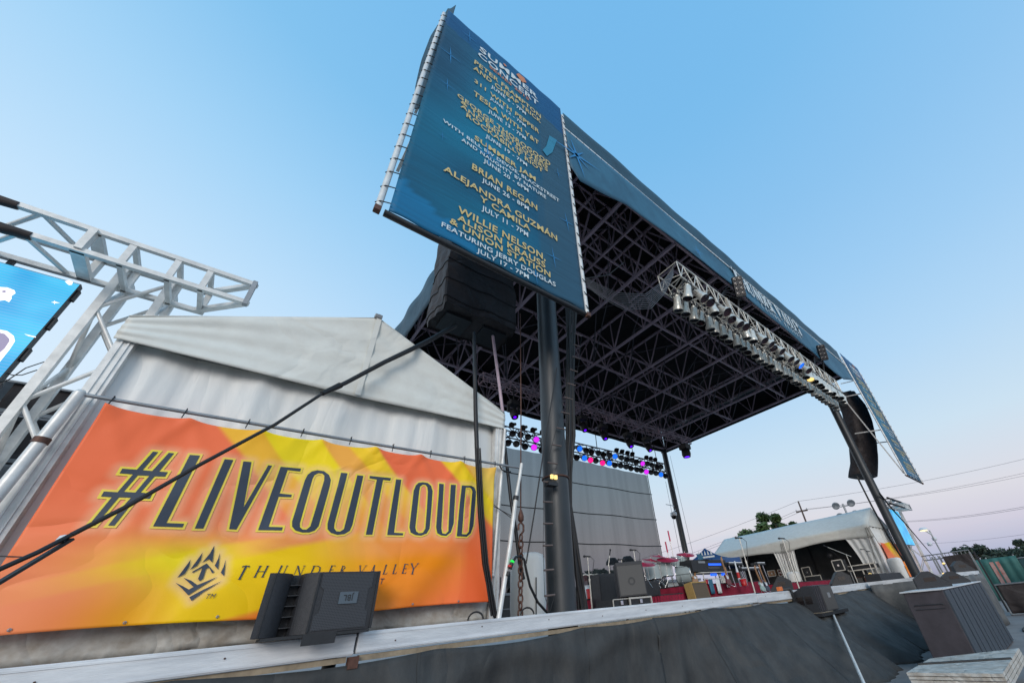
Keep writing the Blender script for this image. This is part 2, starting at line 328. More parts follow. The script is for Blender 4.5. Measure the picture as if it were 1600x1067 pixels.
mb = MB(); x = beams[2]; mb.box((x-.35, YB-.09, DK-.27), (x-.05, YB-.02, DK-.215)); mb.build('joint_clamp', 'galv', st)
def skirt(u, v, x0, x1, ph):
    x = x0+(x1-x0)*u; top = DK-.215 - .05*abs(math.sin(x*1.35+ph)) - .03*math.sin(x*.6)
    if 1.5 < x < 4: top += .0
    z = top*(1-v); k = v
    f = .05*math.sin(x*3.1+ph+.8*math.sin(x*.7)+1.5*v) + .03*math.sin(x*7.3+2*v+ph) + .02*math.sin(x*13+3*v)
    dr = .05*math.exp(-((v-.28+.2*abs(math.sin(x*1.35+ph)))**2)/.01)   # scallop fold
    fl = 1.75*min(1, max(0, (x-6.4)/4.2))*min(1, max(0, (27-x)/6))*k; f += min(1, fl)*(.055*math.sin(x*2.3+1.3*math.sin(x*.9)+.6*k)+.05*math.sin(x*5.1+k)); f = f*1.25
    return (x, YB-.07 - .06*k - f*(.25+k) - dr - fl, z)
for a, b, ph in ((-4.5, 6.4, 0), (6.35, 15.6, 1.3), (15.5, 23.5, 2.2), (23.4, 33.2, 3)):
    mb = MB(); mb.grid(lambda u, v: skirt(u, v, a, b, ph), int((b-a)*12), 26); mb.build('skirt', 'cloth', st, thick=.006)
    k = a+1.4
    while k < b-.3:
        u0 = (k-a)/(b-a); mb = MB(); mb.grid(lambda u, v: tuple(V(skirt(u0+u*.035/(b-a), v, a, b, ph))+V((0,-.006,0))), 2, 26); mb.build('seam', 'cloth', st); k += 2.6

# ------------------------------------------------------------------ left tent
YT = 6.08
tl = oY(183, 538, YT); tr_ = oY(783, 668, YT); xl, xr = tl.x, tr_.x; ze = (tl.z+tr_.z)/2; apx = oY(597, 502, YT); eave = ze+.34
xm = (xl+xr)/2; zr = apx.z
tent = thing('frame_tent', 'white frame tent with gabled front beside the stage, orange banner on its wall', 'tent', (xm, YT+3, DK-.02))
def gab(u, v):
    x = xl-.04+(xr-xl+.08)*u; t = abs(x-xm)/((xr-xl)/2); top = zr-(zr-eave)*min(t, 1.02); bot = ze-.03*math.sin(u*math.pi)
    z = bot+(top-bot)*v
    f = .015*math.sin(x*2+6*v) + .01*math.sin(v*22+2*math.sin(x*1.3))*(v > .1) + .02*math.exp(-((x-xm-.15)**2)/.03)*math.sin(v*25)
    return (x, YT-.07 + f*.8, z)
mb = MB(); mb.grid(gab, 90, 20); mb.build('gable', 'vinyl', tent, thick=.01)
mb = MB(); mb.prism([(xm-.06, YT-.10, ze-.02), (xm+.02, YT-.10, ze-.02), (xm+.05, YT-.10, zr-.03), (xm-.03, YT-.10, zr-.01)], (0, .012, 0)); mb.build('seam', 'vinyl', tent)
mb = MB()
for sx_ in (xl-.04, xr+.04): mb.grid(lambda u, v: (sx_+(xm-sx_)*u, YT-.07+6.1*v, eave+(zr-eave)*u+.012*math.sin(v*30)), 12, 30)
mb.build('roof', 'vinyl', tent, thick=.01)
mb = MB(); mb.tube([(xm, YT-.12, zr+.01), (xm, YT+6, zr+.01)], .03); mb.bbox((xm-.07, YT-.13, zr-.04), (xm+.05, YT-.05, zr+.03), .01); mb.build('ridge_cap', 'galv', tent)
def cur(u, v):
    x = xl+.1+(xr-xl-.2)*u; z = DK+(ze-DK+.06)*v
    f = .026*math.sin(x*5.5+.9*math.sin(x*2.1)+.5*v)+.012*math.sin(x*13+2*v)+.004*math.sin(x*31)
    return (x, YT+.10+f*(.35+.65*v), z)
mb = MB(); mb.grid(cur, 200, 14); mb.build('curtain', 'curtain', tent, thick=.006)
for X0, X1 in ((xl-.02, xl+.13), (xr-.13, xr+.02)):
    mb = MB(); mb.box((X0, YT-.03, DK-.05), (X1, YT+.10, ze+.1)); mb.box((X0+.045, YT-.045, DK-.05), (X0+.06, YT-.029, ze+.1)); mb.box((X0+.1, YT-.045, DK-.05), (X0+.115, YT-.029, ze+.1)); mb.build('corner_post', 'alu', tent)
mb = MB()
for sx_ in (xl, xr): mb.grid(lambda u, v: (sx_+.03*math.sin(u*40), YT+.12+5.9*u, DK+(eave-DK)*v), 50, 4)
mb.build('side_wall', 'curtain', tent, thick=.006)
mb = MB(); mb.grid(lambda u, v: (xl+.15+(xr-xl-.3)*u, YT-.005-.015*math.sin(u*23)-.01*math.sin(u*60+4*v), DK-.0+.34*v), 80, 6); mb.build('lower_skirt', 'dirtyvinyl', tent, thick=.006)
YR = YT-.16
ra_, rb_ = oY(128, 623, YR), oY(795, 724, YR); rz = (ra_.z+rb_.z)/2
rail = thing('rail_pole', 'thin grey pole across the white tent carrying the top edge of the orange banner', 'pole', (xm, YR, rz))
mb = MB(); mb.tube([(ra_.x, YR, rz+.0), (xm, YR, rz-.01), (oY(812,726,YR).x, YR, rz)], .022); mb.build('pole', 'galv', rail)
mb = MB(); mb.tube([(xr-.1, YR, rz-.02), (xr-.06, YR-.02, rz-.1), (xr+.05, YR-.02, rz-.12), (xr+.13, YR, rz-.1)], .012); mb.build('hook', 'black', rail)
pp = thing('support_pole', 'round pale pole clamped upright to the left tent corner', 'pole', (xl-.09, YR, DK))
pt = oY(125, 614, YR); pb = oY(6, 760, YR); pd = (pb-pt); pe = pt+pd*((.3-pt.z)/pd.z)
mb = MB(); mb.tube([pe, pt], .048, 14); mb.lathe(pt, [(.048,0),(.03,.03),(0,.035)], 14); mb.build('tube', 'alu', pp)
mb = MB(); mb.tube([pt.lerp(pb, .52), pt.lerp(pb, .575)], .058, 14); mb.build('clamp', 'rust', pp)
w_ = MB(); w_.bar((xl-.16, YR-.05, 2.58), (xl+.33, YR-.03, 2.56), .008); w_.build('tie_wire', 'black', pp)

# ------------------------------------------------------------------ orange banner with its print
YN = YR-.03
b_tl = oY(164.5, 634, YN); b_tr = oY(774, 726, YN); b_bl = oY(0, 1001, YN); b_br = oY(765, 937, YN)
bx0 = b_tl.x+.0; bx1 = b_tr.x; bzt = (b_tl.z+b_tr.z)/2-.02; bzb = (b_bl.z+b_br.z)/2
def bdisp(x, z):
    u = (x-bx0)/(bx1-bx0); v = (z-bzb)/(bzt-bzb)
    d = .012*math.sin(u*9+2*v)+.008*math.sin(u*21-5*v)
    for k in range(8):                              # gathers running down from each tie
        xt = bx0+(bx1-bx0)*(k+.02)/7.02
        for sg in (-1, 1):
            a = (x-xt)*sg - (bzt-z)*.55
            d += .022*math.exp(-(a*a)/.006)*math.exp(-(bzt-z)/.38)*(1 if u > .5 else .6)
    d += .03*math.exp(-((u-.66-.25*(1-v))**2)/.006)*v*(1-v)*2 + .03*math.exp(-((u-.92-.35*(v-.6))**2)/.003)*(1-v)*1.2
    d += .02*math.exp(-((u-.30-.3*(v-.1))**2)/.002)*(1-v)
    return -d*1.35
def bcol(u, v):
    def g(cu, cv, su, sv): return math.exp(-((u-cu)/su)**2-((v-cv)/sv)**2)
    c = V(lin((250,116,70))[:3]); y = V(lin((255,226,10))[:3]); o = V(lin((246,140,0))[:3]); p = V(lin((250,160,112))[:3]); dy = V(lin((254,206,0))[:3]); pale = V(lin((250,222,130))[:3])
    c = c.lerp(p, min(1, .55*g(.05,.05,.25,.35)+.6*g(.6,.35,.35,.15)+.3*g(.3,.65,.1,.2)))
    # lower band of orange with a yellow wedge round the emblem
    c = c.lerp(o, min(1, .75*g(.66,.12,.2,.14)+.85*g(.20,.02,.10,.12)+.6*g(.8,.30,.12,.15)+.6*g(.55,.26,.3,.05)))
    def band(q, a, b, e_=.012):
        f = lambda t: max(0, min(1, t/e_+.5))
        return f(q-a)*f(b-q)
    w_ = v-(u-.17)*.62
    c = c.lerp(dy, .97*min(1, max(0, (u-.10)*6))*min(1, g(.36,.2,.22,.5)*1.3)*band(w_, -.11, .19, .03))
    c = c.lerp(y, .55*g(.25,.3,.16,.2)*band(w_, .19, .27, .02))
    c = c.lerp(y, .9*g(.24,.27,.11,.10))
    e = u-(1-v)*.42
    top = max(0, min(1, (v-.38)*2.6))
    c = c.lerp(y, .55*top*band(e, .20, .285)); c = c.lerp(y, .95*top*band(e, .285, .43)); c = c.lerp(V(lin((250,190,70))[:3]), .75*top*band(e, .43, .50))
    c = c.lerp(y, .75*top*band(e, .50, .58)); c = c.lerp(y, .75*top*band(e, .79, .87))
    c = c.lerp(y, .75*g(.97,.8,.14,.32)*band(u, .86, 2)*band(e, .8, 2))
    c = c.lerp(pale, .35*top*band(e, .88, 2))
    h = u*.9-(1-v)*.5
    c = c.lerp(o, .3*band(h, .26, .36)*band(v, .2, .6, .1))
    c = c.lerp(V(lin((240,96,40))[:3]), .6*band(u, .9, 2, .03)*band(v, -1, .45, .2))
    c = c.lerp(o, .6*band(w_, -2, -.11, .03)*band(u, -1, .75, .2))
    return c
ban = thing('banner', 'wide orange and yellow banner reading #LIVEOUTLOUD, hung on the white tent front', 'banner', ((bx0+bx1)/2, YN, bzb))
nu, nv = 220, 90
def bedge(u, v):
    x0 = bx0 + (b_bl.x+.02-bx0)*(1-v)*.0; x = bx0+(bx1-bx0)*u
    zt = bzt-.035*abs(math.sin(u*math.pi*7.02))**.7*1.0; zb = bzb+.015*math.sin(u*9)
    return x, zb+(zt-zb)*v
def bpt(u, v):
    x, z = bedge(u, v); return (x, YN+bdisp(x, z), z)
mb = MB(); mb.grid(bpt, nu, nv); sheet = mb.build('printed_sheet', printmat('orange_banner_print', .5, .04, 50, None, .6, .8), ban)
ca = sheet.data.color_attributes.new('print', 'FLOAT_COLOR', 'POINT')
sm_ = sheet.modifiers.new('thickness', 'SOLIDIFY'); sm_.thickness = .003; sm_.offset = 1
mb = MB()
for k in range(9):
    x = bx0+(bx1-bx0)*(k+.02)/8.04*1.0; mb.tube([(x, YN-.005, bzt-.01), (x+.01, YN, rz+.03), (x+.005, YN+.05, rz+.03)], .006, 5)
mb.build('tie', 'rubber', ban)
mb = MB()
for k in range(7):
    x = bx0+(bx1-bx0)*(k+.4)/7.2; mb.lathe((x, YN+bdisp(x, bzb+.04)-.006, bzb+.04), [(.013,0),(.013,.004),(.006,.004)], 10, (0,-1,0))
mb.build('grommet', 'galv', ban)
def px2b(x, y): p = oY(x, y, YN); return (p.x, p.z)
def tri_sub(loops, cuts=2):                        # planar loops (first outer, rest holes) -> triangulated, subdivided
    bm = bmesh.new(); es = []
    for lp in loops:
        vs = [bm.verts.new((x, 0, z)) for x, z in lp]
        for i in range(len(vs)): es.append(bm.edges.new((vs[i], vs[(i+1)%len(vs)])))
    bmesh.ops.triangle_fill(bm, edges=es, use_beauty=True, use_dissolve=False)
    for _ in range(cuts):
        el = [e for e in bm.edges if e.calc_length() > .09]
        if el: bmesh.ops.subdivide_edges(bm, edges=el, cuts=1); bmesh.ops.triangulate(bm, faces=bm.faces)
    bm.verts.index_update(); vs = [(v.co.x, v.co.z) for v in bm.verts]; fs = [[v.index for v in f.verts] for f in bm.faces]; bm.free(); return vs, fs
def area(lp): return sum(lp[i][0]*lp[(i+1)%len(lp)][1]-lp[(i+1)%len(lp)][0]*lp[i][1] for i in range(len(lp)))/2
def offset(lp, d):                                  # positive d grows a counter-clockwise loop
    n = len(lp); out = []
    for i in range(n):
        a, b, c = V(lp[i-1]), V(lp[i]), V(lp[(i+1)%n]); e1 = (b-a).normalized(); e2 = (c-b).normalized()
        n1 = V((e1.y, -e1.x)); n2 = V((e2.y, -e2.x)); m_ = (n1+n2)
        if m_.length < .3: m_ = n1
        m_.normalize(); k = min(1/max(m_.dot(n1), .35), 2.2); out.append(tuple(b+m_*d*k))
    return out
HALO = []
def letter(name, loops, dz=.012, outline=.021, halo=.085, m='navy', parent=None, cuts=3):
    loops = [[px2b(*p) for p in lp] for lp in loops]
    outer = loops[0] if area(loops[0]) > 0 else loops[0][::-1]
    holes = [h if area(h) < 0 else h[::-1] for h in loops[1:]]
    def put(nm, lps, y, mm_, par):
        vs, fs = tri_sub(lps, cuts); q = MB(); q.add([(x, YN+bdisp(x, z)-y, z) for x, z in vs], fs, True); return q.build(nm, mm_, par)
    o = put(name, [outer]+holes, dz, m, parent)
    if outline:
        put('outline', [offset(outer, outline)]+[offset(h, outline) for h in holes], dz*.65, 'outline', parent)
    HALO.append(([outer]+holes, halo))
    if False:
        q = MB(); al = []
        for lp in [outer]+holes:
            A = offset(lp, outline); B = offset(lp, outline+(halo if lp is outer else min(halo, .05)))
            n = len(A); k0 = len(q.v)
            pts = []
            for i in range(n):
                a, b, c, d = A[i], A[(i+1)%n], B[(i+1)%n], B[i]; sg = max(1, int(math.dist(a, b)/.12))
                for t in range(sg):
                    f0, f1 = t/sg, (t+1)/sg
                    qd = [(a[0]+(b[0]-a[0])*f0, a[1]+(b[1]-a[1])*f0), (a[0]+(b[0]-a[0])*f1, a[1]+(b[1]-a[1])*f1), (d[0]+(c[0]-d[0])*f1, d[1]+(c[1]-d[1])*f1), (d[0]+(c[0]-d[0])*f0, d[1]+(c[1]-d[1])*f0)]
                    q.add([(x, YN+bdisp(x, z)-dz*.35, z) for x, z in qd], [(0,1,2,3)]); al += [.75, .75, 0, 0]
        ho = q.build('halo', 'halo', parent); at2 = ho.data.color_attributes.new('alpha', 'FLOAT_COLOR', 'POINT')
        for i, a in enumerate(al): at2.data[i].color = (a, a, a, 1)
    return o
def zz(x0, y0, s, pts): return [(x0+x/s, y0+y/s) for x, y in pts]
A1 = lambda p: zz(130, 680, 6.67, p); A2 = lambda p: zz(310, 690, 6.668, p); A3 = lambda p: zz(500, 710, 5.926, p)
def arc(cx, cy, rx, ry, a0, a1, n, sh=0):
    return [(cx+rx*math.cos(math.radians(a0+(a1-a0)*i/n))+sh*ry*math.sin(math.radians(a0+(a1-a0)*i/n)), cy-ry*math.sin(math.radians(a0+(a1-a0)*i/n))) for i in range(n+1)]
slog = 'letter'
letter(slog, [A1([(728,172),(783,176),(620,366),(720,374),(893,182),(948,188),(792,380),(882,386),(853,434),(745,430),(600,600),(722,612),(695,666),(555,660),(328,946),(262,944),(440,720),(500,654),(375,650),(128,944),(60,942),(300,648),(188,640),(218,588),(360,596),(520,410),(380,400),(410,352),(560,360)]), A1([(570,420),(690,424),(545,600),(425,592)])], parent=ban)
letter(slog, [A1([(1112,205),(1216,214),(868,918),(1052,924),(1034,962),(730,954)])], parent=ban)
letter(slog, [A2([(273,185),(362,193),(50,905),(-38,905)])], parent=ban)
letter(slog, [A2([(468,205),(552,212),(472,680),(728,244),(768,248),(396,912),(320,908)])], parent=ban)
letter(slog, [A2([(858,258),(1072,276),(1062,306),(930,292),(848,534),(976,548),(968,574),(838,568),(732,884),(878,890),(868,924),(622,918)])], parent=ban)
letter(slog, [A2([(1240,293),(1310,305),(1360,345),(1378,400),(1365,470),(1250,880),(1210,925),(1150,945),(1080,945),(1010,925),(975,885),(975,830),(1110,400),(1140,340),(1185,305)]), A2([(1250,325),(1210,345),(1190,385),(1055,850),(1055,890),(1085,915),(1125,915),(1165,880),(1310,400),(1312,350),(1290,328)])], parent=ban)
letter(slog, [A3([(192,170),(250,178),(132,640),(128,680),(150,710),(185,712),(220,690),(340,196),(396,202),(298,650),(275,705),(225,735),(160,742),(100,725),(68,690),(68,640)])], parent=ban)
letter(slog, [A3([(455,202),(650,224),(642,248),(577,240),(484,740),(424,740),(520,236),(452,224)])], parent=ban)
letter(slog, [A3([(696,234),(744,240),(682,724),(766,730),(760,750),(620,744)])], parent=ban)
letter(slog, [A3([(945,260),(990,268),(1020,295),(1033,345),(1000,690),(975,735),(925,755),(870,748),(830,725),(820,675),(860,340),(880,290),(905,266)]), A3([(945,282),(920,300),(910,345),(872,680),(880,715),(905,733),(940,728),(962,690),(990,350),(985,305),(970,285)])], parent=ban)
letter(slog, [A3([(1096,272),(1138,278),(1108,690),(1115,735),(1145,742),(1172,715),(1205,282),(1252,284),(1225,640),(1195,725),(1150,760),(1105,755),(1070,735),(1060,680)])], parent=ban)
letter(slog, [A3([(1308,288),(1395,292),(1425,305),(1440,345),(1415,660),(1390,730),(1350,762),(1250,762)]), A3([(1345,308),(1300,740),(1345,742),(1370,715),(1405,345),(1395,318),(1380,308)])], parent=ban)
# crown shaped emblem
E1 = lambda p: zz(250, 830, 8.206, p)
for lp in ([(395,360),(375,450),(318,543),(220,597)], [(547,268),(520,370),(473,440),(383,495)], [(698,178),(672,400),(625,350),(537,405),(640,280)], [(770,268),(745,490),(700,438),(745,350)], [(842,358),(820,575),(776,530),(815,450)],
           [(598,408),(695,520),(668,538),(628,460),(590,480),(552,606),(510,638),(487,608),(545,462),(425,528),(412,530),(415,515)],
           [(300,592),(400,630),(478,688),(740,580),(560,690),(450,760),(362,820),(280,730),(196,655),(290,700),(370,745),(430,712)], [(796,634),(560,775),(403,892),(374,842),(560,745)]):
    letter('emblem_stroke', [E1(lp)], outline=0, halo=.06, parent=ban, cuts=1)
# serif lettering made of strokes in em space: (x0,y0,x1,y1,width), slanted
GL = {'T': [(.35,0,.35,1,.13),(.0,.97,.7,.97,.06),(.2,.02,.5,.02,.05),(.03,.86,.0,.97,.05),(.67,.86,.7,.97,.05)], 'H': [(.12,0,.12,1,.12),(.68,0,.68,1,.12),(.12,.5,.68,.5,.05),(0,.02,.24,.02,.04),(.56,.02,.8,.02,.04),(0,.98,.24,.98,.04),(.56,.98,.8,.98,.04)],
 'U': [(.12,.3,.12,1,.12),(.68,.35,.68,1,.06),(.13,.32,.22,.1,.11),(.2,.08,.42,.01,.08),(.42,.01,.6,.1,.06),(.6,.1,.68,.36,.06),(0,.98,.24,.98,.04),(.56,.98,.8,.98,.04)],
 'N': [(.12,0,.12,1,.05),(.7,0,.7,1,.05),(.12,.98,.7,.02,.12),(0,.02,.24,.02,.04),(.58,.98,.82,.98,.04),(0,.98,.14,.98,.04)],
 'D': [(.12,0,.12,1,.12),(.0,.98,.4,.98,.05),(.0,.02,.4,.02,.05),(.4,.98,.62,.85,.07),(.62,.86,.7,.5,.11),(.7,.5,.6,.15,.11),(.6,.15,.38,.02,.07)],
 'E': [(.12,0,.12,1,.12),(0,.98,.58,.98,.05),(.12,.52,.46,.52,.05),(0,.02,.6,.02,.05),(.57,.86,.58,.98,.04),(.59,.02,.62,.16,.04),(.46,.44,.46,.6,.04)],
 'R': [(.12,0,.12,1,.12),(0,.98,.35,.98,.05),(.35,.98,.52,.86,.07),(.52,.88,.52,.66,.1),(.52,.66,.34,.52,.07),(.34,.52,.12,.52,.05),(.3,.52,.66,.02,.11),(0,.02,.24,.02,.04),(.56,.02,.74,.02,.04)],
 'V': [(.1,1,.38,0,.12),(.38,0,.66,1,.05),(0,.98,.22,.98,.04),(.54,.98,.76,.98,.04)], 'A': [(.08,0,.36,1,.05),(.36,1,.66,0,.12),(.18,.34,.54,.34,.05),(0,.02,.18,.02,.04),(.54,.02,.78,.02,.04)],
 'L': [(.12,0,.12,1,.12),(0,.98,.24,.98,.04),(0,.02,.54,.02,.05),(.53,.02,.57,.18,.04)], 'Y': [(.06,1,.36,.46,.11),(.66,1,.36,.46,.05),(.36,0,.36,.48,.12),(-.02,.98,.18,.98,.04),(.54,.98,.74,.98,.04),(.24,.02,.48,.02,.04)],
 'C': [(.66,.82,.5,.97,.05),(.5,.98,.26,.93,.06),(.26,.93,.1,.7,.09),(.1,.72,.1,.3,.12),(.1,.3,.26,.07,.09),(.26,.06,.5,.01,.06),(.5,.01,.68,.14,.05)], 'O': [(.38,1,.14,.85,.06),(.14,.86,.08,.5,.11),(.08,.5,.14,.14,.11),(.14,.15,.38,0,.06),(.38,0,.62,.15,.06),(.62,.14,.68,.5,.11),(.68,.5,.62,.86,.11),(.62,.85,.38,1,.06)],
 'S': [(.54,.84,.4,.98,.05),(.4,.98,.2,.94,.06),(.2,.95,.1,.76,.08),(.1,.78,.3,.55,.09),(.3,.56,.5,.36,.1),(.52,.38,.5,.12,.08),(.5,.12,.3,.01,.06),(.3,.01,.08,.16,.05)], 'I': [(.12,0,.12,1,.12),(0,.98,.24,.98,.04),(0,.02,.24,.02,.04)]}
def glyph(ch, x0, z0, wd, h, sh, put, bold=1):
    q = MB(); adv = {'I': .24, 'L': .57, 'E': .6, 'S': .6}.get(ch, .76)
    for a, b, c, d, t in GL[ch]:
        P = V((x0+a*wd/adv+b*h*sh, z0+b*h)); Q = V((x0+c*wd/adv+d*h*sh, z0+d*h)); e = (Q-P).normalized(); n = V((-e.y, e.x))*t*h*.5*bold; e = e*t*h*.15
        q.add([put(p) for p in (P-n-e, P+n-e, Q+n+e, Q-n+e)], [(0,1,2,3)])
    return q
TV = lambda x, y: px2b(360+x/5, 860+y/5)
for ch, xa, xb, yt, yb in (('T',40,155,118,226),('H',175,300,118,208),('U',350,450,116,204),('N',480,585,116,200),('D',610,720,116,196),('E',760,815,114,184),('R',850,912,116,182),('V',1005,1070,114,178),('A',1085,1140,112,184),('L',1185,1222,110,184),('L',1258,1300,108,182),('E',1330,1380,106,180),('Y',1400,1465,102,186)):
    xa, xb = xa+0, xb+0
    bl = TV(xa if ch not in 'VY' else xa+20, yb); trp = TV(xb, yt); h = trp[1]-bl[1]; sh = .16
    if ch in 'VY': bl = (TV(xa, yt)[0]-h*sh*.9, bl[1])
    glyph(ch, bl[0], bl[1], max(trp[0]-bl[0]-h*sh, .05), h, sh, lambda p: (p.x, YN+bdisp(p.x, p.y)-.010, p.y)).build('serif_letter', 'navy', ban)
for s_, c0, wd in (('CASINO', 705, .5), ('RESORT', 1080, .5)):
    pass
q0 = TV(1180, 238)
vs, fs = text_mesh('T', .05, .07, .0, lambda a, b: (q0[0]+a+b*.15, YN+bdisp(q0[0], q0[1])-.012, q0[1]+b)); q = MB(); q.add(vs, fs); q.build('small_letter', 'navy', ban)
q1 = px2b(329, 931)
vs, fs = text_mesh('TM', .07, .045, .0, lambda a, b: (q1[0]+a+b*.2, YN+bdisp(q1[0], q1[1])-.012, q1[1]+b)); q = MB(); q.add(vs, fs); q.build('small_letter', 'navy', ban)

import numpy as np
gx, gz = np.zeros((nv+1, nu+1)), np.zeros((nv+1, nu+1))
for j in range(nv+1):
    for i in range(nu+1): gx[j,i], gz[j,i] = bedge(i/nu, j/nv)
amt = np.zeros_like(gx)
for loops, hw in HALO:
    dm = np.full_like(gx, 9.)
    for lp in loops:
        for k in range(len(lp)):
            ax_, az_ = lp[k]; ex, ez = lp[(k+1)%len(lp)][0]-ax_, lp[(k+1)%len(lp)][1]-az_
            tt = np.clip(((gx-ax_)*ex+(gz-az_)*ez)/max(1e-9, ex*ex+ez*ez), 0, 1); dm = np.minimum(dm, np.hypot(gx-ax_-tt*ex, gz-az_-tt*ez))
    amt = np.maximum(amt, np.clip(1-dm/(hw*1.25), 0, 1)**1.2*(.6 if hw > .08 else .6))
pale_ = V(lin((252,205,160))[:3])
for j in range(nv+1):
    for i in range(nu+1): ca.data[j*(nu+1)+i].color = tuple(bcol(i/nu, j/nv).lerp(pale_, float(amt[j,i])))+(1,)

# ------------------------------------------------------------------ loudspeaker lying on the stage edge
def P3(x, y, Y=5.42): return oY(x, y, Y)
xa, xb = P3(388,1004).x, P3(576,985).x; za, zb = DK+.03, P3(590,893).z
sp = thing('loudspeaker', 'black loudspeaker lying on its side on a small shelf at the left stage edge', 'loudspeaker', ((xa+xb)/2, 5.45, DK))
W = xb-xa; H = zb-za
def yv(t):                                           # front profile along x: grille wall, horn valley, left wing
    if t < .06: return .03
    if t < .21: return .03+.02*math.sin((t-.06)/.15*1.5)+.10*((t-.06)/.15)**2
    if t < .29: return .24
    if t < .42: return .13-.13*((t-.29)/.13)**.6
    return 0
def cabp(u, v):
    return (xa+W*u, 5.36+yv(u)+.02*(1-v)*0, za+H*v)
mb = MB(); n = 60
prof = [(xa+W*i/n, 5.36+yv(i/n)) for i in range(n+1)]+[(xb, 5.70), (xa+.06, 5.70)]
mb.prism([(x, y, za) for x, y in prof], (0, 0, H)); mb.build('cabinet', 'cab', sp)
gx0, gx1 = xa+W*.45, xb-.10
mb = MB(); mb.add([(gx0, 5.353, za+.02), (gx1+.03, 5.353, za+.02), (gx1+.03, 5.353, za+.16), (gx1, 5.353, za+.18), (gx1, 5.353, zb-.18), (gx1+.03, 5.353, zb-.16), (gx1+.03, 5.353, zb-.02), (gx0, 5.353, zb-.02), (gx0, 5.353, zb-.14), (gx0+.04, 5.353, zb-.17), (gx0+.04, 5.353, za+.18), (gx0, 5.353, za+.15)], [tuple(range(12))])
mb.build('grille', 'mesh', sp)
mb = MB(); mb.box((xb-.025, 5.345, za), (xb, 5.372, zb)); mb.box((xa+W*.415, 5.348, za+.01), (xa+W*.43, 5.362, zb-.01)); mb.box((xa+.05, 5.38, za), (xa+.056, 5.386, zb)); mb.build('trim', 'black', sp)
bdg = (gx0+gx1)/2+.06
mb = MB(); mb.box((bdg-.10, 5.340, za+H*.44), (bdg+.08, 5.352, za+H*.64)); bo = mb.build('badge', mat('grey_badge', (.09,.12,.15), .4, noise=.1), sp)
vs, fs = text_mesh('JBL', .10, .06, .01, lambda a, b: (bdg-.01-a, 5.336, za+H*.535-b)); q = MB(); q.add(vs, fs); q.build('badge_lettering', 'black', bo)
mb = MB()
for k in range(5): z = za+H*(.12+.17*k); mb.box((xa+W*.205, 5.50, z), (xa+W*.30, 5.59, z+.008))
mb.build('horn_vane', 'cab', sp)
mb = MB(); mb.box((xa+.08, 5.34, DK-.0), (xb-.02, 5.72, DK+.026)); mb.box((xa+W*.40, 5.33, DK-.07), (xa+W*.68, 5.36, DK+.03))
mb.build('shelf', 'black', sp)

# ------------------------------------------------------------------ roof on pillars
RZ = 13.1+EYE; RT = RZ+2.2; XS = [4.4+3.3*k for k in range(9)]; YS = [4.95, 9.15, 13.97, 18.8, 21.6]
roof = thing('stage_roof', 'huge black stage roof with exposed truss grid underneath and blue cloth fascia', 'roof', (17.6, 12, RZ))
def truss_line(P, Q, n, hh, wc, wd, m, name='truss'):
    mb = MB(); P, Q = V(P), V(Q); U = V((0,0,hh)); mb.bar(P, Q, wc, wc*1.1); mb.bar(P+U, Q+U, wc, wc)
    for i in range(n):
        a = P+(Q-P)*(i/n); b = P+(Q-P)*((i+1)/n); c = (a+b)/2
        mb.bar(a+V((0,0,wc*.5)), c+U, wd); mb.bar(c+U, b+V((0,0,wc*.5)), wd)
        mb.bar(a, a+U, wd*.8)
    return mb.build(name, m, roof)
for i, x in enumerate(XS): truss_line((x, YS[0], RZ), (x, YS[-1], RZ), 7, 2.1, .115, .065, 'truss')
for y in YS: truss_line((XS[0], y, RZ+.12), (XS[-1], y, RZ+.12), 12, 1.95, .11, .06, 'truss')
mb = MB()
for i in range(8):
    for j in range(4):
        a, b = (XS[i], YS[j], RZ+2.0), (XS[i+1], YS[j+1], RZ+2.0)
        if (i+j) % 2: a, b = (XS[i], YS[j+1], RZ+2.0), (XS[i+1], YS[j], RZ+2.0)
        mb.bar(a, b, .06)
        mb.bar((XS[i], YS[j], RZ+.15), ((XS[i]+XS[i+1])/2, (YS[j]+YS[j+1])/2, RZ+1.9), .06)
        mb.bar((XS[i+1], YS[j+1], RZ+.15), ((XS[i]+XS[i+1])/2, (YS[j]+YS[j+1])/2, RZ+1.9), .06)
        mb.bar((XS[i], YS[j], RZ+.06), (XS[i+1], YS[j+1], RZ+.06), .045) if (i+j) % 3 == 0 else None
mb.build('bracing', 'truss2', roof)
for x in (6.05, 9.35, 12.65):
    truss_line((x, YS[0], RZ+.7), (x, YS[1], RZ+.7), 4, 1.4, .08, .05, 'truss')
for y in (6.3, 7.7):
    truss_line((XS[0], y, RZ+.75), (XS[4], y, RZ+.75), 8, 1.3, .08, .05, 'truss')
mb = MB(); mb.box((4.2, 4.7, RT), (31.2, 22, RT+.06)); mb.build('roof_skin', 'skin_roof', roof)
for x0, x1, y0, y1 in ((4.0, 4.08, 4.7, 22.0), (31.35, 31.43, 4.9, 22.0)):
    mb = MB(); mb.grid(lambda u, v: ((x0+x1)/2+.05*math.sin(u*40)*v, y0+(y1-y0)*u, RZ-.05+(RT-RZ+.15)*v), 60, 5); mb.build('side_skirt', 'darkblue' if x0 < 9 else 'skin_roof', roof, thick=.02)
mb = MB(); mb.grid(lambda u, v: (4.1+27.2*u, 22.0+.04*math.sin(u*50), RZ-.1+(RT-RZ+.15)*v), 80, 4); mb.build('rear_skirt', 'skin_roof', roof, thick=.02)
YF = 4.6
lowpx = [(890,262),(905,285),(940,303),(980,320),(1040,365),(1100,410),(1166.9,467.5),(1232,520),(1270,550),(1294,574),(1318,593),(1333,595)]
low = [(oY(x, y, YF).x, oY(x, y, YF).z) for x, y in lowpx]
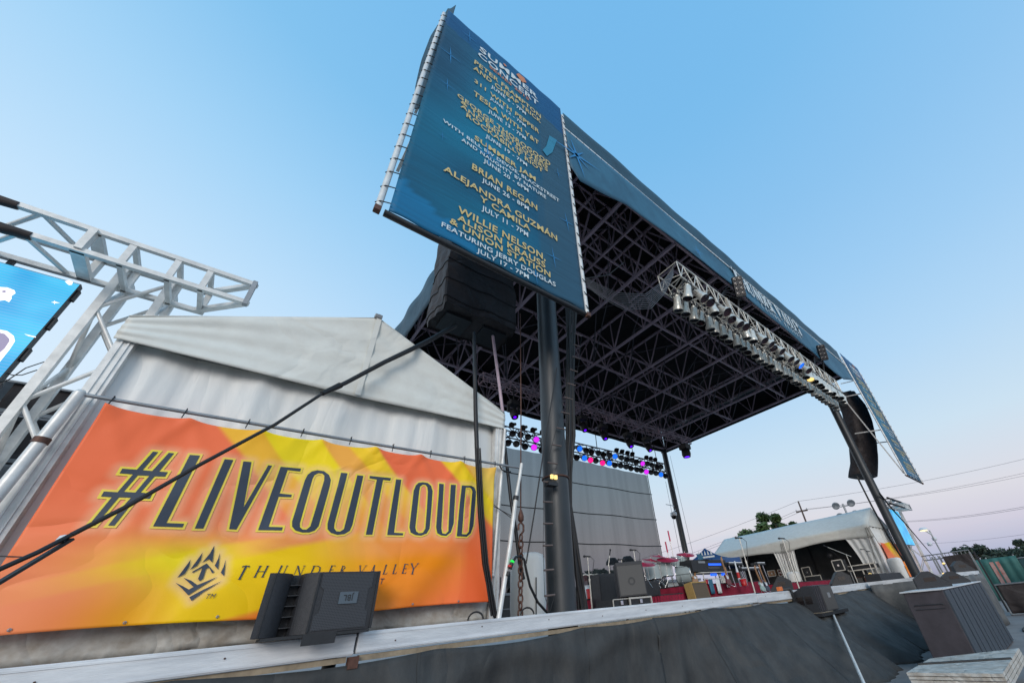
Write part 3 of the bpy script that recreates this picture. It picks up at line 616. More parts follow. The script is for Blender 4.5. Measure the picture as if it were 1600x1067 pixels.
def interp(t, L_):
    if t <= L_[0][0]: return L_[0][1]
    for (a, b), (c, d) in zip(L_, L_[1:]):
        if t <= c: return b+(d-b)*(t-a)/(c-a)
    return L_[-1][1]
ZM = 14.06+EYE; ZT = 15.4+EYE; FX0, FX1 = 4.74, 31.75
mb = MB(); mb.grid(lambda u, v: (FX0+(FX1-FX0)*u, YF-.03-.02*math.sin(u*34+v)*(v)-.03*math.sin(u*11+3*v), ZM+(interp(FX0+(FX1-FX0)*u, low)-ZM)*v), 220, 8)
fa = mb.build('fascia_cloth', 'bluecloth', roof, thick=.01)
mb = MB(); mb.grid(lambda u, v: (FX0+.05+(FX1-FX0)*u, YF+.04-.012*math.sin(u*60+2*v)-.02*math.sin(u*21), ZM+.02+(ZT-ZM)*v), 220, 5); mb.build('upper_fascia', 'darkblue', roof, thick=.01)
mb = MB(); mb.bar((FX0, YF-.02, ZM+.04), (FX1, YF-.02, ZM+.04), .05, .09)
for k in range(90): x = FX0+.2+k*.3; mb.bar((x, YF-.07, ZM-.02), (x, YF+.0, ZM+.13), .02)
mb.build('fascia_rail', 'alu', roof)
for sx_, sz_, r_ in ((oY(898,246,YF).x, oY(898,246,YF).z, 1.15), (oY(1088,395,YF).x, oY(1088,395,YF).z, .5)):
    q = MB()
    for k in range(8):
        a = math.radians(k*45+12); rr = r_*(1 if k % 2 == 0 else .6)*(1.0 if k != 2 else .8)
        if sz_+math.sin(a)*rr > ZM-.1: rr *= .7
        c, s2 = math.cos(a), math.sin(a); t = .045*r_
        q.add([(sx_-s2*t, YF-.10, sz_+c*t), (sx_+c*rr, YF-.10, sz_+s2*rr), (sx_+s2*t, YF-.10, sz_-c*t)], [(0,1,2)])
    q.build('printed_star', 'star', roof)
# fascia lettering
def fy(x): return YF-.10
def fasc(word, xs, zb_, h, m='wprint'):
    for ch, x0, wd, hh in xs: glyph(ch, x0, zb_, wd, hh, 0, lambda p: (p.x, fy(p.x), p.y)).build('fascia_letter', m, roof)
X0 = oY(1143, 428, YF).x; X1 = oY(1246, 512, YF).x
lets = [('T',.9,1.25),('H',.9,1.0),('U',.85,1.0),('N',.85,1.0),('D',.85,1.0),('E',.6,1.0),('R',.75,1.0),(' ',.35,0),('V',.9,1.15),('A',.85,1.0),('L',.6,1.0),('L',.6,1.0),('E',.65,1.0),('Y',.85,1.25)]
tot = sum(l[1]+.12 for l in lets); cx = X0; sc = (X1-X0)/tot
for ch, wd, hh in lets:
    if ch != ' ': glyph(ch, cx, ZM-1.14-(hh-1)*.2, wd*sc*.95, 1.0*hh, 0, lambda p: (p.x, fy(p.x), p.y), 1.6).build('fascia_letter', 'wprint', roof)
    cx += (wd+.12)*sc
cx = X0+(X1-X0)*.28; zc = ZM-1.58
for ch in 'CASINO RESORT':
    if ch != ' ': glyph(ch, cx, zc, .24 if ch != 'I' else .08, .3, 0, lambda p: (p.x, fy(p.x), p.y), 1.6).build('fascia_small_letter', 'wprint', roof)
    cx += .40 if ch != 'I' else .25

def pillar(x, y, d, label):
    t = thing('roof_pillar', label, 'pillar', (x, y, DK-.1), 'black pillars that carry the stage roof')
    mb = MB(); mb.tube([(x, y, 0), (x, y, RZ+.1)], d/2, 32); mb.build('shaft', 'pillar', t)
    mb = MB(); mb.tube([(x, y, RZ-.2), (x, y, RZ+.02)], d/2+.06, 24); mb.lathe((x, y, 0), [(d/2+.2,0),(d/2+.2,.04),(d/2,.05)], 24); mb.build('collar', 'pillar', t)
    return t
p1 = pillar(4.69, 6.05, .505, 'thick black steel pillar nearest the camera, beside the orange banner')
p2 = pillar(31.4, 6.5, .5, 'thick black steel pillar at the right front corner of the stage')
p3 = pillar(30.75, 21.75, .5, 'black steel pillar at the far rear corner, behind the drum kit')
p4 = pillar(4.69, 21.75, .5, 'black rear left pillar mostly hidden behind the near pillar and cables')
mb = MB(); q = oY(863, 750, 5.7)
mb.tube([(4.69+.262*math.cos(a), 6.05+.262*math.sin(a), 4.05) for a in [math.radians(k*15) for k in range(25)]], .018, 6, False); mb.build('strap', 'rust', p1)
mb = MB(); mb.box((q.x-.1, 5.68, q.z-.1), (q.x+.12, 5.82, q.z-.04)); mb.box((q.x-.02, 5.7, q.z-.03), (q.x+.1, 5.8, q.z+.05)); br = mb.build('bracket', 'black', p1)
mb = MB(); mb.bbox((q.x-.05, 5.66, q.z+.02), (q.x+.01, 5.70, q.z+.1), .008); mb.bbox((q.x+.04, 5.66, q.z+.02), (q.x+.1, 5.70, q.z+.1), .008); mb.build('indicator', 'g_warm', br)
# dome camera on the far pillar
q = oY(1053, 806, 21.4); cam_t = thing('security_camera', 'white dome security camera fixed to the far rear pillar', 'security camera', q)
mb = MB(); mb.lathe(q, [(0,.35),(.28,.3),(.3,.05),(.28,0)], 16); mb.bar(q+V((0,0,.35)), (30.6, 21.7, q.z+.7), .06); mb.bar(q+V((-.8,0,.95)), q+V((.3,0,.9)), .05); mb.build('housing', 'whitepl', cam_t)
mb = MB(); mb.lathe(q, [(.26,0),(.2,-.2),(0,-.28)], 16); mb.build('dome', 'blacklens', cam_t)

# ------------------------------------------------------------------ big blue line-up banners
LINES = [('SUMMER',14.63,2.10,.36,'w'),('CONCERT',14.2,2.14,.36,'w'),('SERIES 2015',13.93,1.40,.18,'o'),('PETER FRAMPTON',13.44,2.29,.28,'y'),('AND CHEAP TRICK',13.1,2.28,.25,'y'),('JUNE 6 - 7PM',12.84,1.16,.19,'w'),
('311 WITH PEPPER',12.40,2.12,.25,'y'),('JUNE 12 - 7PM',12.12,1.16,.19,'w'),('TESLA WITH Y&T',11.72,2.06,.26,'y'),('JUNE 13 - 7PM',11.42,1.16,.19,'w'),
('GEORGE THOROGOOD',11.02,2.82,.23,'y'),('& THE DESTROYERS',10.81,2.62,.2,'y'),("AND BRIAN SETZER'S",10.6,2.60,.2,'y'),('ROCKABILLY RIOT',10.37,2.26,.22,'y'),('JUNE 19 - 7PM',10.08,1.2,.18,'w'),
('SUMMER JAM',9.68,1.72,.23,'y'),('WITH BELL BIV DEVOE, BLACKSTREET',9.42,3.22,.17,'w'),('AND NAUGHTY BY NATURE',9.16,2.32,.18,'w'),('JUNE 20 - 6PM',8.91,1.22,.19,'w'),
('BRIAN REGAN',8.41,1.70,.25,'y'),('JUNE 26 - 8PM',8.15,1.2,.18,'w'),('ALEJANDRA GUZMÁN',7.71,2.83,.24,'y'),('Y CAMILA',7.43,1.24,.22,'y'),('JULY 11 - 7PM',7.16,1.12,.18,'w'),
('WILLIE NELSON,',6.74,2.04,.22,'y'),('ALISON KRAUSS',6.50,2.02,.2,'y'),('& UNION STATION',6.29,2.28,.19,'y'),('FEATURING JERRY DOUGLAS',6.07,2.54,.15,'w'),('JULY 17 - 7PM',5.88,1.15,.14,'w')]
BM = {'w':'wprint','y':'yprint','o':'oprint'}
bpm = printmat('blue_banner_print', .55, .05, 40, (.35,1,2.2), .28, .9)
def bigcol(u, v):
    def g(cu, cv, su, sv): return math.exp(-((u-cu)/su)**2-((v-cv)/sv)**2)
    base = V(lin((22,88,126))[:3]); teal = V(lin((0,124,160))[:3]); grey = V(lin((52,90,112))[:3]); br = V(lin((20,140,200))[:3]); dk = V(lin((16,62,92))[:3]); navy = V(lin((0,84,138))[:3])
    base = V(lin((18,80,114))[:3])
    c = base.lerp(navy, min(1, .95*(1 if v > .80+.10*(1-u) and True else 0)))
    c = c.lerp(teal, min(1, 1.0*g(.45,.62,.22,.3)+.85*g(.15,.35,.3,.2)+.7*g(.45,.1,.3,.1)))
    c = c.lerp(dk, .45*g(.02,.62,.2,.3)+.6*g(.3,.22,.18,.08))
    if .80-.05*math.sin(v*3) < u+.0*v and v < .82-.1*(u-.8): c = c.lerp(grey, .75)
    if .70 < u < .80 and v < .42: c = c.lerp(grey, .5)
    if v < .095-.22*max(0, u-.02)+.01*math.sin(u*60) and u < .42: c = c.lerp(br, .5)
    if v > .90+.04*math.sin(u*4): c = c.lerp(navy, .6)
    return c*.78
def big_banner(bx, label, flip):
    x0, x1, zb_, zt_ = bx, bx+4.2, 5.77+EYE, 15.48+EYE
    t = thing('lineup_banner', label, 'banner', (x0+2.1, YF, zb_), 'tall blue concert line-up banners')
    nu, nv = 40, 110
    by = lambda u, v: YF-.02*math.sin(v*40+u*4)*(1-u)*(.5+.5*math.sin(v*3))-.03*math.sin(u*3.14)*math.sin(v*9)
    mb = MB(); mb.grid(lambda u, v: (x0+4.2*u, by(u, v), zb_+(zt_-zb_)*v+(.0 if 0 < v < 1 else .02*math.sin(u*30))), nu, nv)
    sh = mb.build('printed_sheet', bpm, t); ca = sh.data.color_attributes.new('print', 'FLOAT_COLOR', 'POINT')
    for j in range(nv+1):
        for i in range(nu+1): ca.data[j*(nu+1)+i].color = tuple(bigcol(i/nu, j/nv))+(1,)
    md = sh.modifiers.new('thickness', 'SOLIDIFY'); md.thickness = .012; md.offset = 0
    ft = lambda x, z: (x, by((x-x0)/4.2, (z-zb_)/(zt_-zb_))-.030, z)
    for s, z, wd, h, c in LINES:
        cxx = x0+2.1+.0; zc = z+EYE
        vs, fs = text_mesh(s, wd, h*.88, .022 if c != 'w' or z > 14 else .017, lambda a, b: ft(cxx+a, zc+b)); q = MB(); q.add(vs, fs); q.build('lettering', BM[c], t)
    q = MB(); c0 = (cxx+.42, 14.98+EYE)
    q.add([ft(c0[0]+a, c0[1]+b) for a, b in ((-.2,0),(-.1,.27),(.12,.3),(.2,.05),(.02,-.22))], [(0,1,2,3,4)]); q.add([ft(c0[0]+a-.62, c0[1]+b-.05) for a, b in ((-.07,0),(0,.09),(.07,0),(0,-.09))], [(0,1,2,3)]); q.build('flame_print', 'oprint', t)
    for (u, v, r_) in ((.17,.93,.3),(.08,.72,.35),(.10,.55,.22),(.93,.30,.28),(.38,.36,.5),(.80,.12,.25),(.13,.31,.12),(.55,.5,.18),(.9,.52,.2),(.68,.03,.2)):
        q = MB(); sx2, sz2 = x0+4.2*u, zb_+(zt_-zb_)*v
        for k in range(4):
            a = math.radians(k*90+6); rr = r_*(1.5 if k % 2 else 1); c, s2 = math.cos(a), math.sin(a); tt = .05*r_
            q.add([(sx2-s2*tt, by(u, v)-.030, sz2+c*tt), (sx2+c*rr, by(u, v)-.030, sz2+s2*rr), (sx2+s2*tt, by(u, v)-.030, sz2-c*tt)], [(0,1,2)])
        q.build('printed_star', 'star', t)
    q = MB(); q.add([ft(x0+a, zb_+b) for a, b in ((3.55,6.9),(3.85,7.0),(3.62,6.0),(3.4,5.55),(3.25,5.7),(3.4,6.1))], [(0,1,2,3,4,5)]); q.build('guitar_print', mat('pale_blue_print', (.02,.22,.36), .55, noise=.1), t)
    # laced frame
    for sx2, out in ((x0-.02, -1), (x1+.02, 1)):
        mb = MB(); o1 = .06 if out*flip > 0 else .13
        a, b = V((sx2+out*o1, YF+.02, zb_-.05)), V((sx2+out*.06, YF+.02, zt_-.4)); mb.tube([a, b], .05, 8); mb.build('frame_tube', 'alu', t)
        for k in range(22):
            f = (k+.3)/22; pf = a.lerp(b, f); mb = MB(); mb.tube([(sx2-out*.02, YF-.05, pf.z+.05), (pf.x, YF-.04, pf.z), (pf.x+out*.06, YF+.03, pf.z)], .012, 4); mb.build('lace', 'rubber', t)
    mb = MB(); mb.tube([(x0-.05, YF+.05, zb_-.04), (x1+.05, YF+.05, zb_-.04)], .06, 8); mb.build('bottom_tube', 'black', t)
    for sx2 in (x0-.02-.13*(flip > 0), x1+.1):
        mb = MB(); mb.bbox((sx2-.055, YF-.04, zb_-.14), (sx2+.045, YF+.06, zb_-.02), .01); mb.build('corner_bracket', 'rust', t)
    ys = -1 if flip > 0 else 1
    mb = MB()                                        # rear stays back to the roof corner
    for z in (zb_+3.2, zb_+6.1, zb_+8.7):
        mb.bar((x0+.1, YF+.1, z), (x0+.1, YF+1.6, z+.3), .07); mb.bar((x1-.1, YF+.1, z), (x1-.1, YF+1.6, z+.3), .07)
    mb.bar((x0+(0 if flip < 0 else 4.1), YF+.1, zb_+.1), (x0+(0 if flip < 0 else 4.1), YF+1.7, zb_+9), .07)
    mb.build('stay', 'alu', t)
    return t, x0, x1, zb_, zt_
bl_, lx0, lx1, lzb, lzt = big_banner(.45, 'tall dark blue concert line-up banner facing the camera, high left of the stage roof', 1)
br_, rx0, rx1, rzb, rzt = big_banner(32.35, 'tall blue line-up banner seen edge on beyond the right end of the roof', -1)
# loose side cloth behind the left banner
sc_ = thing('side_cloth', 'dark blue loose cloth bulging out behind the left edge of the line-up banner', 'cloth', (.3, 5, 12))
sp_px = [(700,14,.02),(686,38,-.02),(672,60,-.1),(660,92,-.25),(655,112,-.3),(649,135,-.32),(645,158,-.32),(642,174,-.2)]
def scp(u, v):
    i = v*(len(sp_px)-1); k = min(int(i), len(sp_px)-2); f = i-k
    a = sp_px[k]; b = sp_px[k+1]; ed = oY(a[0]+(b[0]-a[0])*f, a[1]+(b[1]-a[1])*f, 4.95)
    x = .62+(ed.x-.62)*u; return (x, 4.72+.23*u+.05*math.sin(v*9+u*3), ed.z)
mb = MB(); mb.grid(scp, 8, 50); mb.build('cloth', 'darkblue', sc_, thick=.015)

# ------------------------------------------------------------------ covered loudspeaker arrays
def pa(cx, label, mirror, px=None):
    t = thing('covered_speaker_array', label, 'speaker array', (cx, 7.1, 7.6), 'black covered loudspeaker arrays')
    zt_, zb_ = RZ-.2, 5.98+EYE
    def f(u, v):                                   # u runs round a rounded rectangle, v up
        z = zb_+(zt_-zb_)*v; hw, hd = .90+.02*math.sin(v*11), .52; q = u*4; k = int(q) % 4; t_ = q-int(q); e = 2*t_-1
        x, y = ((e*hw, -hd), (hw, e*hd), (-e*hw, hd), (-hw, -e*hd))[k]
        n_ = .022*math.sin(v*21+e*3+k)+.014*math.sin(v*47+e*7)+.012*math.sin(e*9+v*5)
        r = math.hypot(x, y); x += x/r*n_; y += y/r*n_
        return (cx+x, 7.18-.38*(1-v)**2+y, z+.03*math.sin(e*4+k)*(1-v))
    mb = MB(); mb.grid(f, 96, 60, False); bt_ = [f(i/96, 0) for i in range(96)]; mb.add([V(p)+V((0,0,.05)) for p in bt_], [tuple(range(96))]); mb.build('rain_cover', 'pacloth', t)
    for v0 in (.03, .12, .22):
        mb = MB(); mb.tube([V(f(i/96, v0))+(V(f(i/96, v0))-V((cx, 7.1, V(f(i/96, v0)).z))).normalized()*.01 for i in range(97)], .012, 5, False); mb.build('tie_strap', 'rubber', t)
    for sx in (-.45, .45): mb = MB(); mb.box((cx+sx-.3, 6.55, zb_-.04), (cx+sx+.3, 7.2, zb_+.03)); mb.build('bottom_cabinet', 'black', t)
    mb = MB(); mb.bar((cx, 7.1, zt_), (cx, 7.1, RZ+.2), .1); mb.build('rigging', 'black', t)
    return t
pa(3.02, 'black covered speaker array hanging under the left line-up banner', 1)
# right one: a curved cover traced in its own plane
t = thing('covered_speaker_array', 'black curved speaker cover hanging behind the right front pillar', 'speaker array', (34, 7.1, 8), 'black covered loudspeaker arrays')
lpx = [(1310,617),(1322,640),(1329,668),(1333,700),(1334,722),(1332,742)]; rpx = [(1327,616),(1345,636),(1357,662),(1363,690),(1366,715),(1364,747)]
def rp(u, v):
    i = v*5; k = min(int(i), 4); f = i-k; s2 = lambda P: (P[k][0]+(P[k+1][0]-P[k][0])*f, P[k][1]+(P[k+1][1]-P[k][1])*f)
    a = oX(*s2(lpx), 33.1+.0); b = oX(*s2(rpx), 34.9); c = a.lerp(b, .5); ang = u*2*math.pi
    d = (b-a)*.5; n_ = V((d.y, -d.x, 0)).normalized()*.6
    q = lambda w_, e=.5: math.copysign(abs(w_)**e, w_)
    return c+d*q(math.cos(ang))+n_*q(math.sin(ang))+V((.05*math.sin(v*20+ang*3), 0, 0))
mb = MB(); mb.grid(rp, 32, 24); mb.add([rp(i/32, 1) for i in range(32)], [tuple(range(32))]); mb.build('rain_cover', 'pacloth', t)
mb = MB(); mb.bar(rp(.25, 0), (33.8, 6.9, RZ), .08); mb.build('rigging', 'black', t)

# ------------------------------------------------------------------ lighting trusses and lamps
def box_truss(name, label, x0, x1, y0, y1, z0, z1, n, wc, wd, m, group=None):
    t = thing(name, label, 'lighting truss', ((x0+x1)/2, (y0+y1)/2, z0), group)
    for (y, z) in ((y0,z0),(y1,z0),(y0,z1),(y1,z1)):
        mb = MB(); mb.tube([(x0, y, z), (x1, y, z)], wc/2, 6); mb.build('chord', m, t)
    for pl in range(4):
        mb = MB(); c = [((y0,z0),(y0,z1)),((y1,z0),(y1,z1)),((y0,z1),(y1,z1)),((y0,z0),(y1,z0))][pl]
        for i in range(n):
            a = x0+(x1-x0)*i/n; b = x0+(x1-x0)*(i+1)/n; s0, s1 = (c[0], c[1]) if i % 2 == 0 else (c[1], c[0])
            mb.tube([(a,)+s0, (b,)+s1], wd/2, 5, False)
            if i % 3 == 0: mb.tube([(a,)+c[0], (a,)+c[1]], wd/2, 5, False)
            if i % 9 == 8 and pl < 2: mb.bar(((a+b)/2,)+c[0], ((a+b)/2,)+c[1], wc*1.6)
        mb.tube([(x1,)+c[0], (x1,)+c[1]], wd/2, 5, False); mb.build('lattice', m, t)
    return t
FY = 4.8; kf = FY/4.6
fx0 = oY(1056.6, 409, FY).x; fx1 = oY(1310, 602, FY).x; fz1 = oY(1056.6, 409, FY).z; fz0 = oY(1063.9, 432.4, FY).z; fy1 = FY*5.27/4.4
ft_ = box_truss('lighting_truss', 'long silver front lighting truss hung across the stage under the fascia', fx0, fx1, FY, fy1, fz0, fz1, 40, .075, .05, 'silver')
mb = MB()
for k in range(7):
    x = fx0+1+(fx1-fx0-2)*k/6; mb.tube([(x, (FY+fy1)/2, fz1), (x, (FY+fy1)/2, RZ+.1)], .02, 5)
mb.build('hanging_chain', 'rubber', ft_)
def par(name, r, l, body, lens, label, group):
    t = thing(name, label, 'stage light', (0, 0, 0), group)
    mb = MB(); mb.lathe((0,0,0), [(0,0),(r*.5,0),(r*.72,-.04),(r*.78,-l*.55),(r*.92,-l*.7),(r,-l*.78),(r,-l)], 14); mb.lathe((0,0,.0), [(r*.35,.07),(r*.35,0)], 8)
    mb.box((-r*.5,-.02,0),(r*.5,.02,.06)); bo = mb.build('body', body, t)
    mb = MB(); mb.lathe((0,0,0), [(r*.9,-l+.03),(r*.6,-l+.045),(0,-l+.05)], 14); mb.build('lens', lens, t)
    mb = MB(); mb.bar((-r*1.05,0,-l*.45), (-r*1.05,0,.16), .02, .035); mb.bar((r*1.05,0,-l*.45), (r*1.05,0,.16), .02, .035); mb.bar((-r*1.05,0,.16), (r*1.05,0,.16), .03, .02)
    mb.tube([(0,0,.16),(0,0,.34)], .02, 5); mb.build('yoke', 'black', t)
    return t
protos = {}
def place_par(key, body, lens, r, l, loc, rot, label, group):
    if key not in protos:
        t = par('par_can', r, l, body, lens, label, group); t.location = loc; t.rotation_euler = rot; protos[key] = t; return t
    return dup(protos[key], loc, rot, label, group)
nf = 32
for row in (0, 1):
    for i in range(nf):
        f = i/(nf-1); x = fx0+.25+(fx1-fx0-.5)*f + random.uniform(-.05, .05); y = FY-.02 if row == 0 else FY+.52; z = fz0-(.36 if row == 0 else .5)
        lens = 'darklens' if (row == 0 and i in (1,2,4,5,6,7,10,11,12,13,15,16,19)) else 'blacklens'
        if row == 0 and i == 17: lens = 'g_blue'
        if row == 0 and i == 21: lens = 'g_warm'
        tilt = random.uniform(-.12, .12)+(.45 if lens == 'darklens' or lens == 'g_blue' else (-.1 if row == 0 else -.15)); side = random.uniform(-.12, .12)+.1
        if row == 0 and i > 17: side += .2
        place_par('s'+lens, 'silver', lens, .19, .60, V((x, y, z)), (-tilt, side, random.uniform(-.4, .4)), 'silver par can, %s from the left in the %s row of the front truss' % (ORD[i], 'near' if row == 0 else 'far'), 'silver par cans on the front lighting truss')
# warm glowing lamp on the front truss
# back trusses
BY = 20.0
bz0 = 10.0+EYE; bt = box_truss('lighting_truss', 'black rear lighting truss carrying coloured lamps above the grey backdrop', 9.2, 27.9, BY, BY+.55, bz0, bz0+.75, 28, .09, .06, 'truss2')
mb = MB()
for x in (11, 15.5, 20, 24.2, 27.3): mb.tube([(x, BY+.3, bz0+.7), (x, BY+.3, RZ)], .03, 5)
mb.build('hanging_chain', 'rubber', bt)
bt2 = box_truss('lighting_truss', 'dark grey midstage lighting truss hung close under the roof', 8.5, 28.6, 17.2, 17.75, 11.75+EYE, 12.3+EYE, 34, .06, .045, 'truss')
cols = {}
rows_z = (9.98, 9.25)
for (px_, py_, row, m_) in ((823,714,1,'g_mag'),(842,709,0,'g_mag'),(901,719,0,'g_blue'),(902,729,1,'g_blue'),(911,731,1,'g_pink'),(935,736,1,'g_pink'),(943,737,1,'g_blue'),(960,731,0,'g_blue'),(1003,740,0,'g_mag'),(1003,748,1,'g_mag'),(1027,753,1,'g_blue')):
    cols[(row, round((oY(px_, py_, BY).x-9.6)/.62))] = m_
cname = {'g_mag': 'magenta', 'g_blue': 'blue', 'g_pink': 'pink', 'blacklens': 'unlit'}
for row in (0, 1):
    for i in range(29):
        x = 9.6+.62*i+(.28 if row else 0)
        m_ = cols.get((row, i), 'blacklens')
        place_par('b'+m_, 'black', m_, .215, .5, V((x, BY-.1-.1*row, rows_z[row]+EYE+.35)), (-1.05+random.uniform(-.12, .12), 0, random.uniform(-.15, .15)-.55), '%s black par can, %s from the left in the %s rear row' % (cname[m_], ORD[i], 'upper' if row == 0 else 'lower'), 'black par cans on the rear lighting truss')
def small_light(x, y, z, label):
    t = thing('flood_light', label, 'stage light', (x, y, z), 'small dark lights on top of the rear truss')
    mb = MB(); mb.lathe((x, y, z), [(0,-.28),(.1,-.26),(.12,-.05),(.2,.15),(.21,.22)], 10, (-.8,-.3,-.45)); mb.build('reflector', 'black', t)
    mb = MB(); mb.lathe((x, y, z), [(.2,.21),(0,.2)], 10, (-.8,-.3,-.45)); mb.build('lens', 'blacklens', t)
    mb = MB(); mb.tube([(x, y, z-.5), (x, y, z)], .03, 5); mb.build('bracket', 'black', t)
k = 0
for xs_ in ([12.4, 13.3, 14.1, 14.9], [22.3, 22.95, 23.6, 24.2], [26.0, 26.6, 27.2]):
    for x in xs_:
        small_light(x, BY+.3, bz0+1.15, 'dark flood light standing on the rear truss, %s from the left' % ORD[k]); k += 1
# moving heads under the midstage truss
for i, (px_, py_) in enumerate(((803,655),(868,668),(913,675),(945,688),(985,700),(1015,706))):
    q = oY(px_, py_, 17.0); t = thing('moving_head', 'black moving head light under the midstage truss, %s from the left' % ORD[i], 'stage light', q, 'moving heads under the midstage truss')
    z0 = q.z+.9
    mb = MB(); mb.bbox((q.x-.3, 16.8, z0), (q.x+.3, 17.3, z0+.28), .03); mb.tube([(q.x, 17.05, z0+.28), (q.x, 17.05, 11.75+EYE)], .04, 6); mb.build('base', 'black', t)
    mb = MB(); mb.bar((q.x-.33, 17.05, z0), (q.x-.33, 17.05, z0-.5), .08, .16); mb.bar((q.x+.33, 17.05, z0), (q.x+.33, 17.05, z0-.5), .08, .16); mb.build('yoke', 'black', t)
    mb = MB(); mb.lathe((q.x, 17.1, z0-.25), [(0,0),(.2,.02),(.25,.25),(.22,.5),(.2,.62)], 14, (0,-.35,-.94)); hd = mb.build('head', 'black', t)
    mb = MB(); mb.lathe((q.x, 17.1, z0-.25), [(.09,.60),(0,.63)], 12, (0,-.35,-.94)); mb.build('lens', 'g_purple', hd)
q = oY(1072, 704, 17.0); t = thing('moving_head', 'black moving head light hanging alone at the right end of the midstage truss', 'stage light', q, 'moving heads under the midstage truss')
mb = MB(); mb.bbox((q.x-.4, 16.7, q.z+.1), (q.x+.4, 17.4, q.z+.55), .05); mb.tube([(q.x-.1, 17.05, q.z+.5), (q.x-1.0, 17.3, 11.8+EYE)], .05, 6); mb.build('base', 'black', t)
mb = MB(); mb.lathe((q.x, 17.05, q.z), [(0,.15),(.34,.1),(.38,-.3),(.3,-.55)], 14); hd = mb.build('head', 'black', t)
mb = MB(); mb.lathe((q.x, 17.05, q.z), [(.22,-.53),(0,-.5)], 12); mb.build('lens', 'g_purple', hd)
# blinders on the fascia
for i, pxs in enumerate((((1142.5,433.7),(1155.6,437.5),(1163,466.5),(1146,460)), ((1277,539),(1284,541),(1291,565),(1281,563)))):
    P = [oY(x, y, 4.4) for x, y in pxs]; cx = sum(p.x for p in P)/4; cz = sum(p.z for p in P)/4; wd = .55; hh = .75
    t = thing('blinder_light', ('black eight-lamp blinder in front of the fascia lettering', 'black eight-lamp blinder near the right end of the fascia')[i], 'stage light', (cx, 4.4, cz-hh))
    wd = .22; hh = .5; nrm = V((-.72, -.62, -.3)).normalized(); hz_ = V((0,0,1)).cross(nrm).normalized(); vz_ = nrm.cross(hz_); o0 = V((cx, 4.3, cz))
    bp_ = lambda a, b, c: o0+hz_*a+vz_*b+nrm*c
    mb = MB(); mb.prism([bp_(-wd,-hh,0), bp_(wd,-hh,0), bp_(wd,hh,0), bp_(-wd,hh,0)], nrm*-.18); mb.build('housing', 'black', t)
    mb = MB(); mb.bar(bp_(0,0,-.18), (cx+.3, 4.8, fz1), .07); mb.build('clamp_arm', 'black', t)
    for a in range(2):
        for b in range(4):
            mb = MB(); mb.lathe(bp_(-wd*.5+wd*a, -hh*.75+hh*.5*b, .005), [(wd*.42,0),(wd*.36,.01),(wd*.12,.0),(0,.0)], 12, nrm); mb.build('lamp', 'blacklens', t)
    for k in range(4): mb = MB(); mb.tube([bp_(0,hh*.5-.3*k,-.18), (cx-.5-.1*k, 4.7, cz-.1-.2*k), (cx-1.2, 4.8, fz1)], .014, 5); mb.build('cable', 'rubber', t)
# drooping cable bundle left of the front truss
cb = thing('cable_bundle', 'sagging bundle of dark cables looping down from the front truss end to the roof', 'cables', (8, 5, 12))
mb = MB()
for k in range(9):
    k *= 1.25
    a = oY(912+k*.6, 432+k*1.6, 5.6); b = oY(1052, 420+k, 5.0); m1 = oY(965+k, 458+k*2.6, 5.3); m2 = oY(1008+k*.9, 460+k*2.2, 5.2); m3 = oY(1033+k*.6, 442+k*1.6, 5.05)
    pts = [a, oY(938+k*.3, 446+k*2, 5.45), m1, m2, m3, b]; mb.tube(pts, .011, 5, False)
mb.build('cables', mat('grey_cable', (.10,.11,.13), .5, noise=.3), cb)
mb = MB(); mb.tube([oY(915, 435, 5.6), oY(950, 430, 5.6), oY(975, 410, 5.6)], .015, 5); mb.build('thin_cable', 'rubber', cb)

# ------------------------------------------------------------------ scrim backdrop
SYY = 21.5
s_zt = 10.05+EYE; sxr = oY(1022, 800, SYY).x
scr = thing('backdrop', 'grey see-through mesh backdrop with dark seams closing the rear of the stage', 'backdrop', (18, SYY, DK))
mb = MB(); mb.grid(lambda u, v: (9.6+(sxr-9.6)*u, SYY+.035*math.sin(u*70+.8*math.sin(u*19))*v+.1*math.sin(u*9), DK+(s_zt-DK)*v), 240, 8); mb.build('mesh_sheet', 'scrim', scr)
for (a, b) in (((894.9,754.7),(1018.6,772.2)), ((899.4,800.8),(1023,811.4)), ((903.9,850.7),(1032,851.8))):
    z = (oY(*a, SYY-.1).z+oY(*b, SYY-.1).z)/2; mb = MB(); mb.tube([(9.6+(sxr-9.6)*k/20, SYY-.12, z+.03*math.sin(k)) for k in range(21)], .035, 5); mb.build('seam', 'black', scr)
mb = MB(); mb.tube([(9.6, SYY-.1, DK+.9), (sxr, SYY-.1, DK+.9)], .03, 5); mb.build('seam', 'black', scr)
mb = MB(); mb.tube([(sxr, SYY, DK), (sxr, SYY, s_zt)], .035, 5); mb.build('edge_rope', 'black', scr)

# ------------------------------------------------------------------ cables, ropes and ladder round the near pillar
def rope(name, label, cat, pts, r, m='rubber', n=7, part='rope', r2=None):
    t = thing(name, label, cat, pts[0]); mb = MB(); P = []
    for i in range(len(pts)-1):
        a, b = V(pts[i]), V(pts[i+1])
        for k in range(5): P.append(a.lerp(b, k/5))
    P.append(V(pts[-1])); mb.tube(P, r, n, r2=r2); mb.build(part, m, t); return t
sp0 = [oY(712,508,6.5), oY(672,531,6.1), oY(640,547,5.86), oY(600,566,5.82), oY(540,598,5.75), oY(505,614,5.65)]
t = rope('guy_strap', 'thick black strap running from the covered speakers down across the banner', 'strap', sp0, .052, r2=.028)
q = [oY(505,614,5.65), oY(430,663,5.55), oY(310,727,5.45), oY(200,790,5.3), oY(112,835,5.2)]
mb = MB(); mb.tube(q, .02, 7); mb.build('thin_section', 'rubber', t)
a = oY(112,835,5.2)
